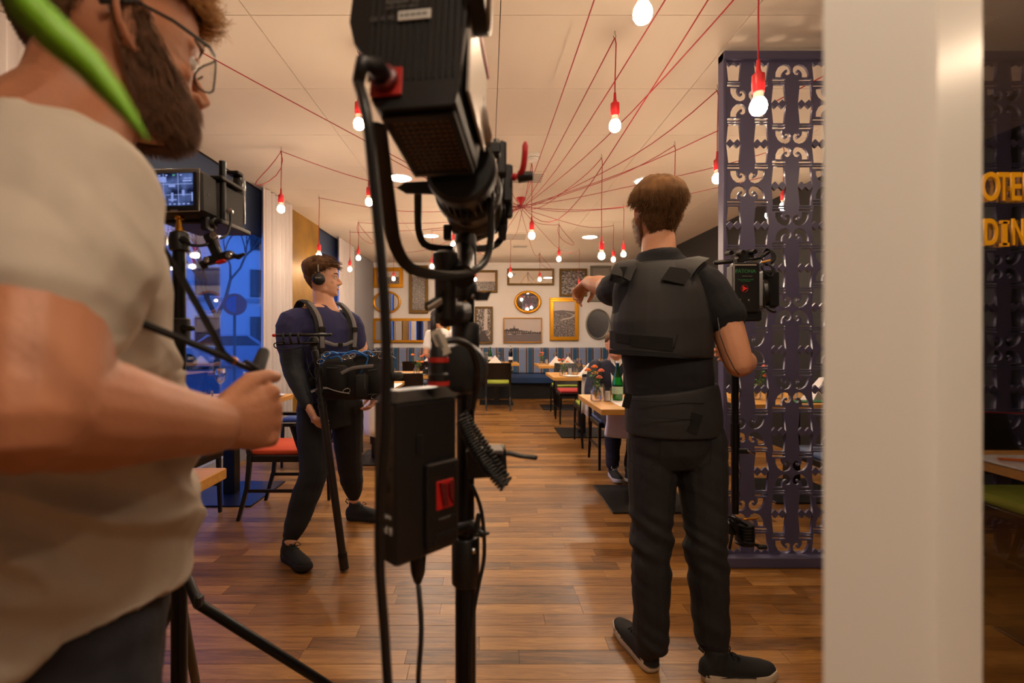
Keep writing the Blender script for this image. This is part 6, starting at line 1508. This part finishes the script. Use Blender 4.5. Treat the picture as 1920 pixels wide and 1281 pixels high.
put(fuse(s_, .008, 3, wrinkle(.007,(6,6,14),14.)), 'jeans', mat('dark jeans', (26,28,40), .85), sm_)
s_ = MB(); s_.bbox((cx-.02,4.36,.60), (.38,.32,.03), .012); s_.bbox((cx-.02,4.135,.50), (.36,.04,.27), .014, rotm(0,.10,0)); s_.bbox((cx-.02,4.20,.615), (.37,.16,.04), .014); put(fuse(s_, .008, 4, wrinkle(.005,(9,9,9),15.)), 'lap_apron', M_cloth, sm_)
for q in (-1,1): shoe(sm_, Vector((cx+q*.08-.04,4.29,0)), (-.15*q-.1,-1,0), .27, M_shoe, mat('white sole edge', (190,190,188), .6), M_white)
wo = person((P(822,700,6.3).x, 6.3, 0), 'woman with a dark ponytail in a white shirt, back to us behind the lighting stand')
wh = Head(P(822,598,6.3), 62, .94)
wx_ = P(826,700,6.3).x
b = MB(); wh.addto(b); limb(b, [wh.w((0,-.02,-.08)), (wx_,6.31,1.32)], [.05,.055])
torso(b, [((wx_,6.3,.80),.16,.11),((wx_,6.3,.90),.16,.11),((wx_,6.3,1.02),.12,.09),((wx_,6.3,1.18),.145,.10),((wx_,6.3,1.28),.14,.08),((wx_,6.3,1.33),.07,.05)], 75)
wa = []
for q in (-1,1):
    s0 = Vector((wx_+q*.15,6.3-q*.04,1.27)); e0 = Vector((wx_+q*.19,6.28,1.02)); w0 = Vector((wx_+q*.11,6.45,.90)); wa.append((s0,e0,w0))
    limb(b, [s0, e0], [.042,.036]); limb(b, [e0, w0], [.036,.024]); hand(b, w0, (w0-e0), (0,0,-1), q, (.3,.4,.3), (.4,.4), .9)
    limb(b, [(wx_+q*.08,6.3,.80),(wx_+q*.08,6.3,.45),(wx_+q*.08,6.3,.08)], [.08,.055,.035])
put(fuse(b, .008, 2), 'body', M_sk3, wo)
s_ = MB(); torso(s_, [((wx_,6.3,.92),.165,.12),((wx_,6.3,1.03),.145,.11),((wx_,6.3,1.18),.165,.12),((wx_,6.3,1.28),.155,.10),((wx_,6.3,1.345),.07,.06)], 75)
for s0, e0, w0 in wa: limb(s_, [s0, s0.lerp(e0,.6)], [.062,.06])
put(fuse(s_, .008, 3, wrinkle(.006,(8,8,10),16.)), 'white_shirt', M_shirt, wo)
s_ = MB(); torso(s_, [((wx_,6.3,.78),.17,.12),((wx_,6.3,.95),.155,.115)], 75)
for q in (-1,1): limb(s_, [(wx_+q*.08,6.3,.80),(wx_+q*.08,6.3,.45),(wx_+q*.08,6.3,.07)], [.095,.07,.055])
put(fuse(s_, .008, 3, wrinkle(.005)), 'trousers', M_pant, wo)
wh.shell('hair', M_hair3, wo, hairline(.055,-.02,-.07), lambda z,a: .012, rough=.002)
MB().tube(catmull([wh.w((0,-.11,.04)), wh.w((.01,-.15,.0)), wh.w((.02,-.155,-.10)), wh.w((.01,-.14,-.22)), wh.w((0,-.13,-.34))],3), [(.02,.02)]+[(.035,.028)]*8+[(.028,.02)]*3+[(.008,.006)], 12, rnd=True).build('ponytail', M_hair3, wo, smooth=True)
for q in (-1,1): shoe(wo, Vector((wx_+q*.08,6.22,0)), (0,1,0), .25, M_shoe, M_sole2, M_lace)
# ================================================================ NEAR MAN IN THE WHITE T-SHIRT
M_tee = mat('white cotton T-shirt', (188,176,160), .85, bump=.10, bscale=420)
M_djean = mat('dark indigo jeans', (26,26,34), .85, rgb2=(34,34,42), vscale=40, bump=.25, bscale=400)
nm = person((-.55, .56, 0), 'bearded man in glasses and a white T-shirt, close at left, holding out a grip')
nh = Head(Vector((-.510,.656,1.652)), 58, 1.06, pitch=-2)
b = MB(); nh.addto(b, fine=True)
limb(b, [nh.w((0,-.02,-.05)), nh.w((0,-.035,-.11)), Vector((-.555,.56,1.44))], [(.064,.066),(.066,.068),(.085,.080)])
ny = 62
NR = [((-.56,.58,.86),.165,.12),((-.56,.585,.95),.16,.12),((-.56,.59,1.08),.155,.12),((-.56,.58,1.22),.165,.13),((-.56,.565,1.34),.175,.125),((-.56,.56,1.42),.15,.09),((-.56,.56,1.46),.08,.06)]
torso(b, NR, ny)
nS, nE, nW = Vector((-.415,.475,1.385)), Vector((-.350,.365,1.195)), Vector((-.330,.582,1.140))
limb(b, [nS, nS.lerp(nE,.5)+Vector((0,-.01,0)), nE], [.062,(.058,.060),(.050,.050)])
limb(b, [nE+Vector((0,.01,0)), nE.lerp(nW,.3), nE.lerp(nW,.7), nW], [(.048,.050),(.046,.050),(.036,.038),(.027,.033)])
# fist: back of the hand towards us, thumb on top
tp = hand(b, nW+Vector((-.0,.006,.002)), (.30,.95,-.04), (-.95,.30,-.05), 1, [(1.15,1.45,.9),(1.25,1.5,.9),(1.3,1.5,.9),(1.35,1.5,.9)], (0,0), 1.06, spread=.06)
nS2, nE2, nW2 = Vector((-.70,.64,1.385)), Vector((-.73,.66,1.12)), Vector((-.62,.84,1.10))
limb(b, [nS2, nE2], [.06,.048]); limb(b, [nE2, nW2], [.048,.030]); hand(b, nW2, (.5,.8,0), (0,-.3,-1), -1, (.4,.6,.4), (.4,.4))
sdv = Vector((math.sin(math.radians(ny)),-math.cos(math.radians(ny)),0)); c0 = Vector((-.56,.58,0))
for q in (-1,1): limb(b, [c0+sdv*q*.08+Vector((0,0,.86)),c0+sdv*q*.09+Vector((0,0,.48)),c0+sdv*q*.09+Vector((0,0,.09))], [.085,.056,.036])
put(fuse(b, .0035, 3), 'body', skin('ruddy tanned skin', (170,110,78), (188,128,94)), nm); nh.eyes(nm)
# hair: dark short back and sides, curly blond top at the front
hl3 = hairline(.07,.012,-.050); ho3 = lambda z,a: .003+.012*max(0,min(1,(z-.03)/.06))
nh.shell('hair', M_hair2, nm, hl3, ho3, rough=.001)
nh.strands('hair_strands', M_hair2, nm, hl3, ho3, 5000, .012, lambda z,a,r: (hp(z,a).x*.2, -.03, -.08), .0007, 9, lift=.25, zr=(-.05,.12))
top = lambda z, a: min((z-.058)/.02, (2.0-abs(a))/.3)
nh.strands('curly_fringe', M_hairc, nm, top, lambda z,a: .012, 3200, .026, lambda z,a,r: (r.uniform(-.5,.5), .5+r.uniform(-.3,.3), .1+r.uniform(-.3,.3)), .0012, 10, curl=.007, lift=.4, zr=(.05,.124))
bl3 = lambda z, a: min(((-.050 if abs(a) < .6 else -.050+.075*max(0,min(1,(abs(a)-.75)/.65))**1.3)-z)/.018, (1.68-abs(a)-max(0,z+.05)*1.2)/.2, 3) if not (abs(a) < .30 and -.074 < z < -.052) else -.2
nh.shell('beard', M_beard, nm, bl3, lambda z,a: .006+.007*max(0,min(1,(-.03-z)/.05)), rough=.0015)
nh.strands('beard_strands', M_beard, nm, bl3, lambda z,a: .007+.005*(z<-.06), 6500, .014, lambda z,a,r: (hp(z,a).x*.35+r.uniform(-.01,.01), hp(z,a).y*.45, -.075), .0006, 11, lift=.5, zr=(-.113,.03))
MB().tube([nh.w((-.026,.083,-.052)), nh.w((-.010,.096,-.048)), nh.w((.010,.096,-.048)), nh.w((.026,.083,-.052))], .0042, 8, rnd=True).build('moustache', M_beard, nm, smooth=True)
for q in (-1,1): MB().tube([nh.w((q*.016,.093,.024)), nh.w((q*.032,.092,.031)), nh.w((q*.050,.073,.026))], .0035, 6, rnd=True).build('eyebrow', M_beard, nm, smooth=True)
# glasses
gl = thing('glasses', 'thin black wire-rimmed glasses worn by the man in the white T-shirt', 'glasses', nh.w((0,.1,0)))
for q in (-1,1):
    rim = [nh.w((q*(.036+.028*math.cos(k*.349)), .106-.012*abs(math.cos(k*.349)), -.002+.025*math.sin(k*.349)*(1 if math.sin(k*.349) < 0 else .75))) for k in range(18)]
    MB().tube(rim, .0013, 6, closed=True).build('rim', M_blk, gl, smooth=True)
    MB().tube([nh.w((q*.062,.094,.012)), nh.w((q*.074,.080,.014)), nh.w((q*.084,.03,.016)), nh.w((q*.086,-.012,.014)), nh.w((q*.082,-.045,-.006))], [(.0014,.003)]*2+[(.0014,.0026)]*2+[(.0018,.004)], 6, side=nh.R@Vector((1,0,0))).build('temple', M_blk, gl, smooth=True)
    lens = MB(); c = nh.w((q*.036,.100,-.002)); lens.add([c]+rim, [(0,i+1,(i+1)%18+1) for i in range(18)]); lens.build('lens', glassmat('lens glass', (.97,.97,.97), .04), gl)
MB().tube([nh.w((-.009,.104,.004)), nh.w((0,.108,.007)), nh.w((.009,.104,.004))], .0014, 6).build('bridge', M_blk, gl, smooth=True)
# T-shirt
s_ = MB()
TR = [((-.565,.60,.935),.190,.150),((-.565,.60,.99),.185,.148),((-.565,.60,1.08),.178,.142),((-.562,.585,1.22),.178,.144),((-.56,.565,1.34),.178,.138),((-.56,.56,1.42),.158,.110),((-.56,.56,1.465),.105,.085),((-.558,.56,1.478),.085,.078)]
torso(s_, TR, ny)
limb(s_, [Vector((-.50,.53,1.40)), Vector((-.435,.485,1.395)), nS.lerp(nE,.25), nS.lerp(nE,.50)], [.07,.082,(.080,.080),(.078,.080)])
limb(s_, [Vector((-.62,.60,1.40)), nS2, nS2.lerp(nE2,.45)], [.07,.08,.074])
def tw(co, n):
    q = Vector((co.x*5, co.y*5, co.z*9+co.x*6+co.y*3)); a = noise.noise(q); r_ = (1-abs(noise.noise(q*1.35+Vector((3,7,2))))*2.2)
    k = .55 + (.7 if co.z < 1.2 else 0); m_ = max(0, min(1, (1.16-co.z)/.12)); t_ = co.z*34+(co.x*.9-co.y*.5)*15+2.6*noise.noise(co*4); fd_ = max(0, math.sin(t_))**1.6*(.5+.5*noise.noise(co*3+Vector((9,1,4)))); return .011*m_*fd_ + .015*k*a + (.024 if co.z < 1.25 else .02)*k*max(0, r_-.25) + .0015*noise.noise(co*30)
put(fuse(s_, .0045, 5, tw), 't_shirt', M_tee, nm)
s_ = MB(); torso(s_, [((-.56,.58,.80),.165,.125),((-.56,.59,.90),.172,.13),((-.56,.595,1.0),.160,.125)], ny)
for q in (-1,1): sdv = Vector((math.sin(math.radians(ny)),-math.cos(math.radians(ny)),0)); c0 = Vector((-.56,.58,0)); limb(s_, [c0+sdv*q*.085+Vector((0,0,.84)), c0+sdv*q*.09+Vector((0,0,.46)), c0+sdv*q*.09+Vector((0,0,.08))], [(.10,.105),.078,.068])
put(fuse(s_, .007, 3, wrinkle(.005,(8,8,18),20.)), 'jeans', M_djean, nm)
for q in (-1,1): shoe(nm, c0+sdv*q*.09-Vector((.03,.06,0)), (.5,.85,0), .29, M_shoe, M_sole, M_lace)
# grip and straps
gp_ = thing('hand_grip', 'black rubber grip rod with cord loops held in the near man\'s fist', 'grip', P(480,700,.70))
MB().tube([P(494,662,.74), P(481,700,.71), P(474,740,.69)], [(.009,.009),(.010,.010),(.011,.011)], 14, rnd=True).build('grip', mat('black rubber', (28,28,29), .6), gp_, smooth=True)
for k in range(3): MB().tube([P(478+12*math.cos(j*.628)-k*3, 724-9*math.sin(j*.628)+k*5, .70+.004*k) for j in range(10)], .0020, 6, closed=True).build('cord_loop', M_blk, gp_, smooth=True)
for k in range(5): MB().tube([P(462+5*k+5*math.cos(j*.628), 684+3*k-7*math.sin(j*.628), .695) for j in range(10)], .0022, 6, closed=True).build('knot', M_blk, gp_, smooth=True)
sp_ = thing('strap', 'black neck strap running from the near man\'s arm and chest down to the grip', 'strap', P(350,650,.6))
MB().tube(catmull([P(230,592,.52), P(330,632,.58), P(410,665,.64), P(438,679,.66)],3), [(.0046,.0012)]*10, 4, side=(0,0,1)).build('webbing', M_blk, sp_)
MB().tube(catmull([P(268,372,.62), P(300,455,.63), P(340,520,.64), P(385,600,.65), P(418,662,.66)],3), [(.0052,.0012)]*13, 4, side=(1,0,0)).build('webbing', M_blk, sp_)
MB().tube([P(418,662,.66), P(440,680,.67), P(468,692,.69)], [(.006,.003),(.005,.003),(.004,.004)], 6).build('joined_end', M_blk, sp_)
MB().bbox(P(436,676,.665), (.012,.004,.010), .001, rotm(0,.5,0)).build('metal_ferrule', MATS['brass'], sp_)
